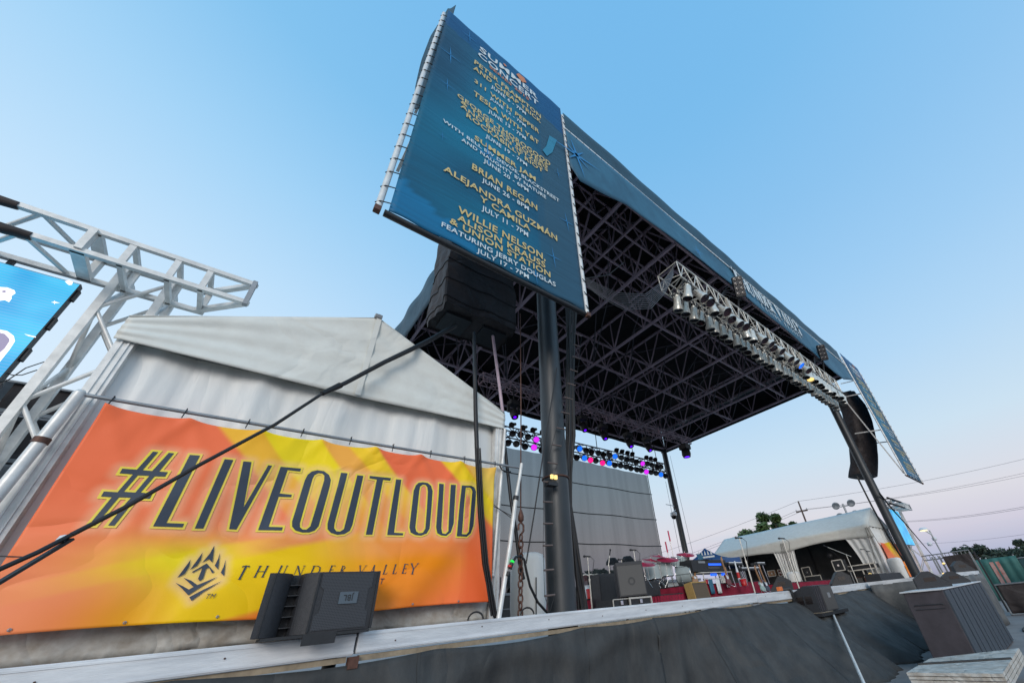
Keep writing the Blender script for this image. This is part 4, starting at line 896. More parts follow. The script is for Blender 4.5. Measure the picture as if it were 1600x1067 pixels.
mb = MB(); mb.tube([a, oY(60,862,5.1), oY(-30,902,5.0)], .018, 6); mb.build('lower_strap', 'rubber', t)
mb = MB(); mb.bar(oY(112,842,5.2), oY(-30,927,5.0), .05, .02); mb.build('lower_strap', 'rubber', t)
mb = MB(); d = (oY(88,846,5.2)-oY(112,834,5.2)); mb.lathe(oY(112,834,5.2), [(0,0),(.022,.03),(.03,d.length*.6),(.014,d.length),(0,d.length)], 10, d); mb.build('thimble', 'whitepl', t)
mb = MB(); mb.tube([sp0[4].lerp(sp0[5], .25+.8*k/30) for k in range(31)], [(.036 if k % 2 else .046)*(1-.25*k/30) for k in range(31)], 8)
mb.build('lashing', 'rubber', t)
t = rope('hanging_cable', 'thick black cable hanging from the covered speakers down over the banner end', 'cable', [oY(741,520,6.3), oY(742,580,5.85), oY(743,640,5.8), oY(745,700,5.76), oY(750,800,5.74), oY(757,880,5.74), oY(772,955,5.78), oY(776,966,5.78)], .038)
mb = MB()
for k in range(3): mb.tube([oY(744+k*3,700,5.72), oY(749+k*3,800,5.70), oY(756+k*3,880,5.70), oY(768+k*4,962,5.74)], .014, 5)
mb.build('strand', 'rubber', t)
rope('steel_pipe', 'long purple-grey pipe slanting down from the covered speakers past the tent edge', 'pipe', [oY(770,525,6.6), oY(780,600,6.4), oY(786,648,6.3)], .035, 'truss', part='pipe')
t = rope('hanging_cable', 'black cable running down beside the tent corner to the chain', 'cable', [oY(783,645,6.2), oY(788,690,6.1), oY(798,780,5.95), oY(806,830,5.9), oY(812,880,5.9), oY(818,905,5.9)], .03)
rope('steel_wire', 'thin brown steel wire dropping from the roof to the chain hook', 'wire', [oY(813,490,6.2), oY(814,640,6.0), oY(813.5,812,5.9)], .012, 'rust', part='wire')
rope('hanging_cable', 'slim slanting black line crossing the front of the near pillar', 'cable', [oY(870,575,5.72), oY(850,700,5.72), oY(835,800,5.75), oY(822,880,5.78)], .012)
ch = thing('chain', 'rusty hanging chain with hook between the tent corner and the near pillar', 'chain', oY(813,965,5.85))
c0 = oY(814,835,5.85); c1 = oY(813,964,5.85); nl = 12
for k in range(nl):
    c = c0.lerp(c1, (k+.5)/nl); L2 = (c0-c1).length/nl*.62; mb = MB(); pts = []
    for a in range(13):
        an = a*math.pi/6; o = V((.04*math.cos(an), 0, L2*math.sin(an))) if k % 2 else V((0, .04*math.cos(an), L2*math.sin(an))); pts.append(c+o)
    mb.tube(pts, .013, 6, False); mb.build('link', 'rust', ch)
mb = MB(); mb.tube([c0+V((0,0,.0)), c0+V((.05,0,.06)), c0+V((.05,0,.15)), c0+V((0,0,.2)), c0+V((-.05,0,.15)), c0+V((-.05,0,.07))], .018, 7); mb.lathe(c0+V((0,0,.2)), [(.02,0),(.05,.03),(.05,.1),(.02,.2)], 10); mb.build('hook', 'rust', ch)
cbz = thing('cable_coil', 'black cable with green and red plugs hanging over the chain', 'cable', oY(812,930,5.8))
mb = MB(); mb.tube([oY(800,880,5.7), oY(806,870,5.7), oY(813,868,5.7), oY(819,874,5.7), oY(822,890,5.72), oY(828,915,5.75), oY(840,940,5.8), oY(856,958,5.9)], .02, 7); mb.build('cable', 'rubber', cbz)
mb = MB(); mb.tube([oY(800,879,5.7), oY(797,888,5.7)], .03, 8); mb.tube([oY(795,893,5.7), oY(793,899,5.7)], .028, 8); mb.build('connector', 'black', cbz)
mb = MB(); mb.tube([oY(801,876,5.69), oY(800,878,5.69)], .033, 8); mb.build('green_ring', 'g_green', cbz)
mb = MB(); mb.tube([oY(797,883,5.69), oY(796,886,5.69)], .033, 8); mb.build('red_ring', 'cup', cbz)
rope('telescopic_pole', 'bright aluminium pole leaning beside the tent corner post', 'pole', [oY(779,967,5.72), oY(797,850,5.78), oY(806,778,5.8)], .038, 'alu', 10, part='lower_tube')
tp = rope('telescopic_pole', 'thin upper aluminium pole tip leaning against the tent corner', 'pole', [oY(806,778,5.8), oY(812,745,5.8), oY(815,724,5.8)], .03, 'alu', 10, part='upper_tube')
mb = MB(); mb.tube([oY(805.5,781,5.8), oY(806.5,775,5.8)], .05, 10); mb.build('clamp', 'black', tp)
rope('scaffold_tube', 'pale scaffold tube standing against the right tent corner', 'pole', [oY(770,900,6.0), oY(787,700,6.0), oY(789,670,6.0)], .03, 'alu', 8, part='tube')
for i, (a, b) in enumerate((((770,787),(803,812)), ((770,790),(800,806)))):
    rope('tie_wire', ('thin wire from the tent post, upper of two', 'thin wire from the tent post, lower of two')[i], 'wire', [oY(*a,5.95), oY(*b,5.8)], .006, part='wire')
for i, (x, y) in enumerate(((747,966),(828,966))):
    q = oY(x, y, 5.66); t = thing('cable_loop', ('small black cable loop on the deck edge left of the leaning pole', 'small black cable loop on the deck edge right of the chain')[i], 'cable', (q.x, 5.7, DK))
    mb = MB(); mb.tube([(q.x+.1*math.cos(a), 5.7+.02*a, DK+.02+.09*math.sin(a)) for a in [k*math.pi/8 for k in range(9)]], .012, 6); mb.build('cable', 'rubber', t)
# wire ladder
lad = thing('wire_ladder', 'thin wire ladder with brown rungs hanging across the near pillar', 'ladder', oY(859,930,5.66))
LP = [(903.2,523.2),(901.4,540),(899.8,558.7),(896.4,579),(893,600.6),(887.9,622.1),(883.4,645.1),(876.6,669.4),(869.9,695.5),(863.4,723.4),(856,752.9),(856,783.9),(856.5,817.6),(856,851.8),(857.5,889.9),(859,929.7)]
la, lb = [], []
for i, (x, y) in enumerate(LP):
    Yl = 5.72; c = oY(x, y, Yl); h = .115 if i < 10 else .10; a = c+V((-h, 0, -.005)); b = c+V((h, 0, .005))
    mb = MB(); mb.tube([a, b], .016, 7); mb.build('rung', 'rung', lad); la.append(a); lb.append(b)
for l_ in (la, lb): mb = MB(); mb.tube(l_+[oY(859, 955, 5.72)], .005, 4); mb.build('side_wire', 'rubber', lad)
# cable bundle on the right of pillar
cb = thing('cable_bundle', 'thick bundle of dark cables running down the right side of the near pillar', 'cables', oY(905,950,6.2))
for k in range(9):
    mb = MB(); o = (k-4)*.035; j = random.uniform(-.03,.03)
    base = [(893,440),(892,520),(891,600),(891,680),(888,740),(890,790),(897,850),(905,910),(911,952)]
    tp_ = [(2,0),(1.2,0),(1,0),(1.1,0),(.8,0),(.6,0),(.7,0),(1,0),(1.4,0)]
    mb.tube([oY(x+(k-4)*1.7*tp_[i][0]*.8, y, 6.2+j)+V((.02*math.sin(i*2+k), 0, 0)) for i, (x, y) in enumerate(base)], random.choice((.018,.024,.032)), 6); mb.build('cable', 'rubber', cb)

# ------------------------------------------------------------------ video screens on truss towers
def led_tower(X0, sgn, label1, label2, labs):
    X = lambda x: X0+sgn*x                         # x grows towards the stage
    t = thing('screen_truss', label1, 'truss', (X(0), 7.0, 0), 'aluminium goalpost trusses for the video screens')
    YN_, YF_ = 6.67, 7.30; zt_, zb_ = 5.05+EYE, 4.66+EYE
    ch_ = [((X(-4.5), YF_, zt_), (X(.88), YF_, zt_)), ((X(-4.5), YF_, zb_), (X(.98), YF_, zb_)), ((X(-4.5), YN_, zt_), (X(1.48), YN_, zt_)), ((X(-4.5), YN_, zb_), (X(1.5), YN_, zb_))]
    for a, b in ch_: mb = MB(); mb.bar(a, b, .07); mb.build('chord', 'alu', t)
    for z in (zt_, zb_): mb = MB(); mb.bar((X(.88), YF_, z), (X(1.48), YN_, z), .075); mb.build('nose_bar', 'alu', t)
    mb = MB(); mb.bar((X(1.46), YN_, zb_-.05), (X(1.46), YN_, zt_+.05), .09, .06); mb.build('nose_plate', 'galv', t)
    for x in (-3.9, -2.2, -.28, .1, .57, .93):
        mb = MB(); w2 = .13 if x == -.28 else .055
        mb.bar((X(x), YF_, zt_), (X(x), YN_, zt_), w2, .07); mb.bar((X(x), YF_, zb_), (X(x), YN_, zb_), w2, .07)
        mb.bar((X(x), YF_, zb_), (X(x), YF_, zt_), w2, .07); mb.bar((X(x), YN_, zb_), (X(x), YN_, zt_), w2, .07); mb.build('frame', 'alu', t)
    for a, b in ((-.44, -.74), (-1.2, -.74), (-1.3, -2.1), (-3.2, -2.3)):
        for z in (zt_, zb_): mb = MB(); mb.tube([(X(a), YF_, z), (X(b), YN_, z)], .03, 6); mb.build('diagonal', 'alu', t)
    for z, x0 in ((zt_, -.93), (zb_, -.66)):
        mb = MB(); mb.tube([(X(-4.5), YN_, z-.02), (X(x0-.25), YN_, z-.02), (X(x0), YN_, z-.01)], [.07, .068, .055], 9); mb.build('black_sleeve', 'pacloth', t)
    # tower with four legs
    xs_ = (.0, .5); ys_ = (7.23, 7.75)
    for x in xs_:
        for y in ys_: mb = MB(); mb.bar((X(x), y, 0), (X(x), y, zt_), .085); mb.build('leg', 'alu', t)
    for x in xs_: mb = MB(); mb.bar((X(x), 7.36, zt_-.06), (X(x), 7.8, zt_-.06), .09); mb.build('head_bar', 'alu', t)
    n = 9; H_ = zt_-.1
    for sd in range(4):
        for i in range(n):
            z0, z1 = H_*i/n, H_*(i+1)/n; f0, f1 = (0, 1) if i % 2 == 0 else (1, 0)
            pt_ = lambda f: ((X(xs_[0]+.5*f), ys_[0]) if sd == 0 else (X(xs_[0]+.5*f), ys_[1]) if sd == 1 else (X(xs_[0]), ys_[0]+.5*f) if sd == 2 else (X(xs_[1]), ys_[0]+.5*f))
            mb = MB(); mb.tube([pt_(f0)+(z0,), pt_(f1)+(z1,)], .026, 6); mb.build('diagonal', 'alu', t)
    s2 = thing('video_screen', label2, 'screen', (X(-1.6), 7.3, 3), 'lit video screens')
    xa_, xb_ = X(-3.3), X(-.26)
    if xa_ > xb_: xa_, xb_ = xb_, xa_
    z0, z1 = 2.1+EYE, 4.53+EYE
    mb = MB(); mb.box((xa_, 7.26, z0), (xb_, 7.36, z1)); mb.build('housing', 'black', s2)
    mb = MB(); mb.add([(xa_+.01, 7.255, z0+.01), (xb_-.01, 7.255, z0+.01), (xb_-.01, 7.255, z1-.01), (xa_+.01, 7.255, z1-.01)], [(0,1,2,3)]); mb.build('panel', 'led', s2)
    for k in range(5):
        z = z0+.25+.5*k; mb = MB(); mb.bbox((xb_-.0, 7.28, z-.09), (xb_+.03, 7.34, z+.09), .005); mb.build('side_latch', 'black', s2)
    mb = MB()
    for x in (X(-.9), X(-2.6)): mb.bar((x, 7.31, z1), (x, 7.31, zb_), .05)
    mb.build('hanger', 'black', s2)
    return s2
ls = led_tower(-2.32, 1, 'aluminium truss goalpost behind the left tent, its arm reaching over the screen', 'bright cyan video screen cut off by the left edge of the picture', None)
e = lambda x, y: oY(x, y, 7.25)
L7 = lambda pts: [e(x/5.335, 400+y/5.335) for x, y in pts]
for pts, m_ in (([(-60,255),(60,262),(120,285),(130,310),(95,335),(98,355),(75,385),(40,368),(-60,380)], 'ledwhite'), ([(540,212),(575,200),(608,215),(600,240),(575,243),(558,230)], 'ledwhite'), ([(-60,600),(60,625),(115,665),(125,710),(80,780),(0,880),(-60,920)], 'ledwhite')):
    q = MB(); q.add(L7(pts), [tuple(range(len(pts)))]); q.build('screen_picture', m_, ls)
q = MB(); q.add([p+V((0,-.004,0)) for p in L7([(-60,625),(40,650),(78,690),(80,710),(40,770),(-60,860)])], [(0,1,2,3,4,5)]); q.build('screen_picture', 'ledgrey', ls)
q = MB(); q.add([p+V((0,-.004,0)) for p in L7([(20,290),(45,288),(52,300),(38,308),(18,304)])], [(0,1,2,3,4)]); q.build('screen_picture', 'ledgrey', ls)
q = MB(); q.add(L7([(425,385),(458,380),(500,392),(458,392)])+L7([(452,370),(462,383),(455,405),(450,388)])+L7([(200,648),(300,672),(298,680),(240,668)]), [(0,1,2,3),(4,5,6,7),(8,9,10,11)]); q.build('screen_picture', 'ledwhite', ls)
led_tower(39.3, 1, 'aluminium truss goalpost rising behind the right tent, beyond the right pillar', 'sliver of a cyan video screen beyond the right front pillar', None)
rope('screen_cable', 'two thin cables curving from the video screen across to the truss tower', 'cable', [oY(6,582,7.3), oY(20,586,7.3), oY(34,586,7.3), oY(58,578,7.32)], .006)
rope('screen_cable', 'lower cable swinging from the left edge up to the truss tower', 'cable', [oY(-10,601,7.3), oY(12,594,7.3), oY(40,575,7.3), oY(70,565,7.35)], .006)
# dark boxes behind the tower
for i, (a, b) in enumerate((((68,600),(118,655)), ((0,655),(40,720)))):
    p, q = oY(*a, 9.5), oY(*b, 9.5); t = thing('covered_crate', ('black covered crate seen through the left truss tower, upper one', 'black covered crate seen through the left truss tower, lower one')[i], 'crate', (p.x, 9.6, q.z))
    mb = MB(); mb.bbox((p.x-.3, 9.6, q.z), (q.x+.35, 10.4, p.z), .03); mb.build('cover', 'pacloth', t); mb = MB(); mb.box((p.x-.32, 9.55, q.z-.03), (q.x+.37, 9.6, q.z+.03)); mb.build('lid_strip', 'galv', t)
    if i == 0:
        st3 = thing('scaffold_shelf', 'aluminium scaffold frame carrying the covered crates behind the left truss tower', 'scaffold', (p.x, 10, 0))
        for xx in (p.x-.4, q.x+.45):
            for yy in (9.6, 10.4): mb = MB(); mb.tube([(xx, yy, 0), (xx, yy, p.z)], .025, 6); mb.build('leg', 'alu', st3)
        for zz_ in (q.z-.04, p.z-.0, oY(20,720,9.5).z-.04): mb = MB(); mb.box((p.x-1.6, 9.55, zz_-.03), (q.x+.45, 10.45, zz_)); mb.build('shelf', 'galv', st3)

# ------------------------------------------------------------------ right tent
TX, TX2, TY0, TY1 = 33.5, 38.5, 8.3, 20.7; TE, TR = 3.43+EYE, 4.82+EYE
rtent = thing('frame_tent', 'long white frame tent at the far side of the stage, open towards the band', 'tent', (36, 14, DK-.02))
mb = MB()
for xx in (TX-.05, TX2+.05): mb.grid(lambda u, v: (xx+(36-xx)*u, TY0-.1+(TY1-TY0+.2)*v, TE+(TR-TE)*u-.03*math.sin(v*math.pi*2)**2), 8, 30)
mb.build('roof', 'vinyl', rtent, thick=.012)
def val(u, v):
    y = TY0-.1+(TY1-TY0+.2)*u; k = abs(math.sin(u*math.pi*2)); bot = TE-.80+.22*k
    return (TX-.06-.02*math.sin(u*30), y, TE+.02+(bot-TE)*v)
mb = MB(); mb.grid(val, 60, 4); mb.build('valance', 'vinyl', rtent, thick=.01)
mb = MB(); mb.prism([(TX-.05, TY0-.09, TE-.05), (TX2+.05, TY0-.09, TE-.05), (TX2+.05, TY0-.09, TE), (36, TY0-.09, TR), (TX-.05, TY0-.09, TE)], (0, .02, 0)); mb.build('gable', 'vinyl', rtent)
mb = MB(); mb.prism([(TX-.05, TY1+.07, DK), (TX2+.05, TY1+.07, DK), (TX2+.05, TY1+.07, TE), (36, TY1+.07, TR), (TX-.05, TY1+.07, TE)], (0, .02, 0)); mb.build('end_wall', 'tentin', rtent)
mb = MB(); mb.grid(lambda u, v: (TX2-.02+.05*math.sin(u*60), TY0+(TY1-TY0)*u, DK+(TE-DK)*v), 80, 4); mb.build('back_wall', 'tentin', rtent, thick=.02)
mb = MB(); mb.grid(lambda u, v: (TX+.1+(TX2-TX-.2)*u, TY0+.0+.06*math.sin(u*40), DK+(TE-DK)*v), 60, 4); mb.build('front_wall', 'curtain', rtent, thick=.02)
for y in (TY0+.05, 14.5, TY1-.05):
    mb = MB(); mb.box((TX-.02, y-.06, DK), (TX+.1, y+.06, TE)); mb.build('post', 'alu', rtent)
    mb = MB(); mb.box((TX2-.2, y-.06, DK), (TX2-.05, y+.06, TE)); mb.build('post', 'black', rtent)
for y0, y1, tie in ((TY0+.1, TY0+1.7, 1), (13.7, 14.4, 0), (14.6, 15.4, 1), (19.9, 20.6, 0)):
    def cf(u, v):
        k = (1-.3*math.sin(min(1, (1-v)*1.3)*math.pi*.5)); y = (y0+(y1-y0)*u*k) if tie else (y1-(y1-y0)*u*k)
        return (TX-.0+.045*math.sin(u*22+2*v), y, DK+(TE-.5-DK)*v)
    mb = MB(); mb.grid(cf, 44, 14); mb.build('tied_curtain', 'curtain', rtent, thick=.01)
for y in (TY0+.1, 14.5):                             # guy stays on the near side of the posts
    mb = MB()
    for k in range(3): mb.tube([(TX-.1, y-.15+.1*k, TE-.1), (TX-.45, y-.5+.35*k, DK+1.3)], .015, 5)
    mb.build('guy_rope', 'grille', rtent)
ob = thing('banner', 'orange and yellow banner on the front of the far right tent, partly behind the pillar', 'banner', (36.2, 8.15, DK+.3))
mb = MB(); mb.grid(lambda u, v: (34.0+4.7*u, 8.14-.04*math.sin(u*14+3*v), DK+.15+(2.15+.0)*v-.06*math.sin(u*9)), 60, 24); sh = mb.build('printed_sheet', sheet.data.materials[0], ob)
ca = sh.data.color_attributes.new('print', 'FLOAT_COLOR', 'POINT')
for j in range(25):
    for i in range(61): ca.data[j*61+i].color = tuple(bcol(i/60, j/24))+(1,)
def ballast(px_, Yb, label, cx=None, r=None):
    if cx is None: q = oY(px_[0], px_[1], Yb); q2 = oY(px_[2], px_[1], Yb); cx = (q.x+q2.x)/2; r = (q2.x-q.x)/2
    h = 1.22
    t = thing('water_ballast', label, 'ballast', (cx, Yb, DK)); mb = MB()
    mb.lathe((cx, Yb+r, DK), [(r*.96,0),(r,.2),(r*1.0,h-.18),(r*.9,h-.05),(r*.6,h),(0,h+.01)], 20); mb.build('white_cover', 'curtain', t)
    mb = MB(); mb.tube([(cx-r*.2, Yb-.01, DK), (cx-r*.15, Yb-.012, DK+.7)], .012, 5); mb.build('strap', 'rubber', t)
ballast((817, 962, 866), 7.6, 'white covered ballast drum on the deck just behind the near pillar')
ballast(None, 7.2, 'white covered ballast drum at the foot of the right front pillar', 33.0, .42)
ballast(None, 13.6, 'white covered ballast drum by the middle curtain of the far tent', 32.6, .45)
# white corner tube at the left of the ballast + small gear seen in the gap
q = oY(792, 940, 9)
t = thing('amplifier_rack', 'grey equipment rack in the gap between the left tent and near pillar', 'rack', (q.x, 9.3, DK))
mb = MB(); mb.bbox((q.x-.15, 9.0, DK), (q.x+.75, 9.6, DK+.48), .02); mb.build('case', 'greycab', t); mb = MB(); mb.box((q.x-.16, 8.98, DK+.48), (q.x+.76, 9.62, DK+.53)); mb.box((q.x-.14, 8.985, DK+.2), (q.x+.74, 8.999, DK+.22)); mb.build('lid', 'galv', t)
for k, xx in enumerate((oY(793,925,9.2).x, oY(803,922,9.2).x)):
    t = thing('par_can', ('black par can on the rack behind the leaning pole, left of two', 'black par can on the rack behind the leaning pole, right of two')[k], 'stage light', (xx, 9.3, DK+.53))
    mb = MB(); mb.lathe((xx, 9.3, DK+.98), [(0,0),(.10,.02),(.12,.25),(.17,.42)], 12, (.2,-.5,-.8)); mb.build('body', 'black', t); mb = MB(); mb.bar((xx-.14, 9.3, DK+.53), (xx-.14, 9.3, DK+.9), .02); mb.bar((xx+.14, 9.3, DK+.53), (xx+.14, 9.3, DK+.9), .02); mb.build('yoke', 'black', t)

# ------------------------------------------------------------------ risers and backline
def riser(name, label, x0, x1, y0, y1, h):
    t = thing(name, label, 'riser', ((x0+x1)/2, (y0+y1)/2, DK))
    mb = MB(); mb.grid(lambda u, v: (x0+(x1-x0)*u, y0+.012*math.sin(u*50), DK+h*v), 60, 2, False); mb.grid(lambda u, v: (x0+.012*math.sin(u*40), y0+(y1-y0)*u, DK+h*v), 40, 2, False); mb.build('carpet_skirt', 'red', t)
    mb = MB(); mb.box((x0-.01, y0-.01, DK+h), (x1, y1, DK+h+.03)); mb.build('top', 'black', t)
    mb = MB(); mb.box((x1-.03, y0+.05, DK), (x1, y1, DK+h)); mb.box((x0, y1-.03, DK), (x1-.03, y1, DK+h)); mb.build('rear_panel', 'black', t)
    return t
RH = .5
riser('drum_riser', 'dark red carpeted riser under the drum kit', 13.2, 19.2, 9.97, 13, RH)
riser('keyboard_riser', 'low dark red riser under the keyboards, right of the drums', 19.25, 27, 9.2, 12.5, .32)
riser('side_riser', 'low dark red riser by the near pillar carrying cups and cables', 7.6, 10.68, 10.6, 12.5, .32)
riser('step_riser', 'small dark red step in front of the drum riser', 11.6, 12.9, 9.6, 10.4, .25)
def mic(name, label, px_, py_, h, pxb, pyb, boom=None, straight=True):
    q = oZ(px_, py_, DK+h); t = thing('microphone_stand', label, 'microphone stand', (q.x, q.y, DK))
    b = V((q.x, q.y, DK)); mb = MB(); mb.tube([b, b+V((0,0,h*.55))], .022, 8); mb.build('lower_tube', 'silver', t)
    mb = MB(); mb.tube([b+V((0,0,h*.55)), q], .014, 8); mb.tube([b+V((0,0,h*.53)), b+V((0,0,h*.58))], .03, 8); mb.build('upper_tube', 'silver', t)
    mb = MB(); mb.lathe(b, [(.15,0),(.15,.015),(.03,.03)], 16); mb.build('base', 'black', t)
    e = q
    if boom: e = q+V(boom); mb = MB(); mb.tube([q-V(boom)*.25, e], .014, 7); mb.build('boom', 'silver', t)
    d = V((-.75, .62, .12)).normalized() if not boom else V(boom).normalized()
    mb = MB(); mb.tube([e-d*.09, e+d*.07], .022, 8); mb.lathe(e+d*.07, [(.022,0),(.034,.02),(.034,.05),(.02,.07),(0,.075)], 10, d); mb.build('microphone', 'black', t)
    mb = MB(); mb.tube([e-d*.09, e-d*.2+V((0,0,-.1)), b+V((.06,0,h*.5)), b+V((.05,-.03,.05))], .008, 5); mb.build('cable', 'rubber', t)
mic('m', 'tall straight microphone stand at the stage edge in front of the keyboards', 1155, 840, 1.55, 0, 0)
mic('m', 'microphone stand wrapped with cable in front of the far tent curtain', 1222, 841, 1.55, 0, 0)
mic('m', 'microphone stand just right of the near pillar, behind red cups', 918, 869, 1.5, 0, 0)
mic('m', 'thin microphone stand left of the drums, microphone tilted up', 951, 880, 1.45, 0, 0, (.08,-.05,.35))
mic('m', 'microphone stand directly behind the big grey side fill speaker', 990, 859, 1.65, 0, 0)
mic('m', 'short chrome microphone stand between two speakers left of the drum kit', 971, 874, 1.5, 0, 0)
q_b = oZ(1322, 864, DK+1.35)
mic('m', 'boom microphone stand with long arm raised towards the far tent', 1322, 866, 1.35, 0, 0, (-.9, .5, .45))
mic('m', 'slim dark microphone stand inside the far tent opening, left of two', 1348, 858, 1.6, 0, 0)
mic('m', 'slim dark microphone stand inside the far tent opening, right of two', 1357, 861, 1.55, 0, 0)
def speaker_box(name, label, cat, c, w_, d_, h_, rz, tilt, m='cab', grille='greycab', handle=True, logo=False, wedge=False):
    t = thing(name, label, cat, c); t.rotation_euler = (0, 0, rz)
    def bl(mb, nm, mm_):
        me = bpy.data.meshes.new(nm); me.from_pydata(mb.v, [], mb.f); me.materials.append(MT[mm_]); me.update(); o = bpy.data.objects.new(nm, me); C.objects.link(o); o.parent = t; return o
    if wedge:                                        # profile in (y,z): floor monitor with sloping face towards -y
        pr = [(-d_/2, 0), (d_/2, 0), (d_/2, h_*.62), (d_*.18, h_), (-d_*.02, h_), (-d_/2, h_*.16)]
        mb = MB(); mb.prism([(-w_/2, y, z) for y, z in pr], (w_, 0, 0)); bl(mb, 'cabinet', m)
        a, b = V((0, -d_/2, h_*.16)), V((0, -d_*.02, h_)); e = (b-a); n_ = V((0, -e.z, e.y)).normalized()*.006; e2 = e*.05
        mb = MB(); mb.add([V((-w_*.46,0,0))+a+e2+n_, V((w_*.46,0,0))+a+e2+n_, V((w_*.46,0,0))+b-e2+n_, V((-w_*.46,0,0))+b-e2+n_], [(0,1,2,3)]); bl(mb, 'grille', grille)
        for s3 in (-1, 1):
            mb = MB(); xx = s3*(w_/2+.004); mb.add([(xx, -.0*d_-.09, h_*.38), (xx, .22*d_, h_*.38), (xx, .22*d_, h_*.62), (xx, -.0*d_-.09, h_*.62)], [(0,1,2,3)]); mb.box((xx-.002, .06*d_, h_*.37), (xx+.006, .09*d_, h_*.63)); bl(mb, 'handle', 'blacklens')
    else:
        bm = MB(); bm.bbox((-w_/2, -d_/2, 0), (w_/2, d_/2, h_), .012); bl(bm, 'cabinet', m)
        mb = MB(); mb.box((-w_*.46, -d_/2-.012, h_*.04), (w_*.46, -d_/2-.001, h_*.9)); g = bl(mb, 'grille', grille)
        if logo: mb = MB(); mb.lathe((0, -d_/2-.014, h_*.42), [(.11,0),(.11,.004),(.06,.004),(.06,0)], 20, (0,-1,0)); bl(mb, 'round_badge', 'black')
        mb = MB(); mb.box((-w_*.46, -d_/2-.016, h_*.88), (w_*.46, -d_/2-.002, h_*.91)); bl(mb, 'trim', 'black')
    return t
# big leaning side fill, amps
q = oY(985, 935, 8.3)
t = speaker_box('side_fill_speaker', 'tall grey-grilled speaker tilted back on a flight case left of the drums', 'loudspeaker', (oY(990,930,8.8).x, 8.85, DK+.23), .82, .42, .92, 0, 0, logo=True)
t.rotation_euler = (math.radians(-8), 0, math.radians(-34))
speaker_box('amplifier', 'dark blue-black amplifier cabinet left of the tilted speaker', 'amplifier', (oY(952,925,10.2).x, 10.3, DK), .95, .5, 1.0, -.1, 0, 'cab', 'black')
speaker_box('amplifier', 'low black amplifier between the tilted speaker and drum riser', 'amplifier', (oY(1013,925,10.5).x, 10.6, DK), 1.0, .5, .75, 0, 0, 'cab', 'black')
speaker_box('amplifier', 'small black amplifier on the side riser behind the cups', 'amplifier', (oY(942,915,11.5).x, 11.7, DK+.35), .75, .4, .75, 0, 0, 'cab', 'greycab')
t = speaker_box('tweed_amplifier', 'vintage tan tweed guitar amplifier with brown grille in front of the riser', 'amplifier', (oY(1098,930,9.4).x, 9.55, DK), .95, .35, .58, 0, 0, 'tweed', 'grille')
t.rotation_euler = (math.radians(-8), 0, 0)
for k, (pa_, pb_, yy) in enumerate((((958,946),(984,944), 8.6), ((984,944),(1018,940), 8.55))):
    xa_, xb_ = oY(*pa_, yy).x, oY(*pb_, yy).x; t = thing('flight_case', ('low black flight case with silver edges, left half under the tilted speaker', 'low flight case with bright silver frame under the tilted speaker')[k], 'flight case', ((xa_+xb_)/2, yy+.4, DK))
    mb = MB(); mb.box((xa_+.02, yy, DK+.02), (xb_-.02, yy+.7, DK+.21)); mb.build('body', 'black', t)
    mb = MB(); w2 = .02+.02*k
    for z in (DK+.01, DK+.21): mb.bar((xa_, yy-.01, z), (xb_, yy-.01, z), w2, w2)
    for x in (xa_+.01, xb_-.01): mb.bar((x, yy-.012, DK+.01), (x, yy-.012, DK+.22), w2, w2)
    mb.build('edging', 'silver', t)
    mb = MB(); mb.bbox(((xa_+xb_)/2-.05, yy-.035, DK+.07), ((xa_+xb_)/2+.05, yy-.012, DK+.17), .005); mb.build('latch', 'chrome', t)
# row of floor par cans, cups, bottle
for k in range(4):
    x = oY(918+9*k, 912, 12).x; t = thing('floor_par_can', 'silver rimmed par can on the floor behind the red riser, %s from the left' % ORD[k], 'stage light', (x, 12.2, DK))
    mb = MB(); mb.lathe((x, 12.3, DK+.95), [(0,0),(.12,.03),(.17,.3),(.22,.42)], 16, (-.35,-.9,.05)); mb.build('body', 'black', t)
    mb = MB(); mb.lathe((x, 12.3, DK+.95), [(.19,.43),(.225,.44),(.225,.40)], 18, (-.35,-.9,.05)); mb.build('rim', 'silver', t); mb = MB(); mb.lathe((x, 12.3, DK+.95), [(.19,.42),(0,.40)], 16, (-.35,-.9,.05)); mb.build('lens', 'darklens', t)
    mb = MB(); mb.bar((x, 12.35, DK), (x, 12.35, DK+.8), .05); mb.build('bracket', 'black', t)
def cup(px_, py_, Y, z0, label, m='cup', h=.14, r=.055, bottle=False):
    x = oY(px_, py_, Y).x; t = thing('cup' if not bottle else 'bottle', label, 'cup' if not bottle else 'bottle', (x, Y, z0))
    mb = MB(); mb.lathe((x, Y, z0), [(r*.75,0),(r,h),(r*.94,h),(r*.7,.01)] if not bottle else [(r,0),(r,h*.6),(r*.4,h*.8),(r*.4,h),(0,h)], 14); mb.build('wall', m, t)
    mb = MB(); mb.lathe((x, Y, z0+h), [(r*1.05,-.012),(r*1.06,0),(r*.98,0)], 14); mb.build('rim', 'whitepl' if m == 'cup' else m, t)
cup(922, 932, 10.8, DK+.35, 'red plastic cup on the side riser, left of two', h=.3, r=.12); cup(935, 931, 10.8, DK+.35, 'red plastic cup on the side riser, right of two', h=.27, r=.11)
cup(917, 928, 11.2, DK+.35, 'pale blue jug on the side riser beside the red cup', 'whitepl', .42, .11)
cup(1162, 910, 9.4, DK+.35, 'red plastic cup on the keyboard riser beside a microphone stand', h=.26, r=.14); cup(1102, 903, 10.3, DK+RH+.03, 'red plastic cup under the keyboard table', h=.22, r=.1)
t = thing('bottle', 'slim drinks bottle with red and yellow label among keyboards', 'bottle', (oY(1158,902,9.5).x, 9.6, DK+.35)); x = t.location.x
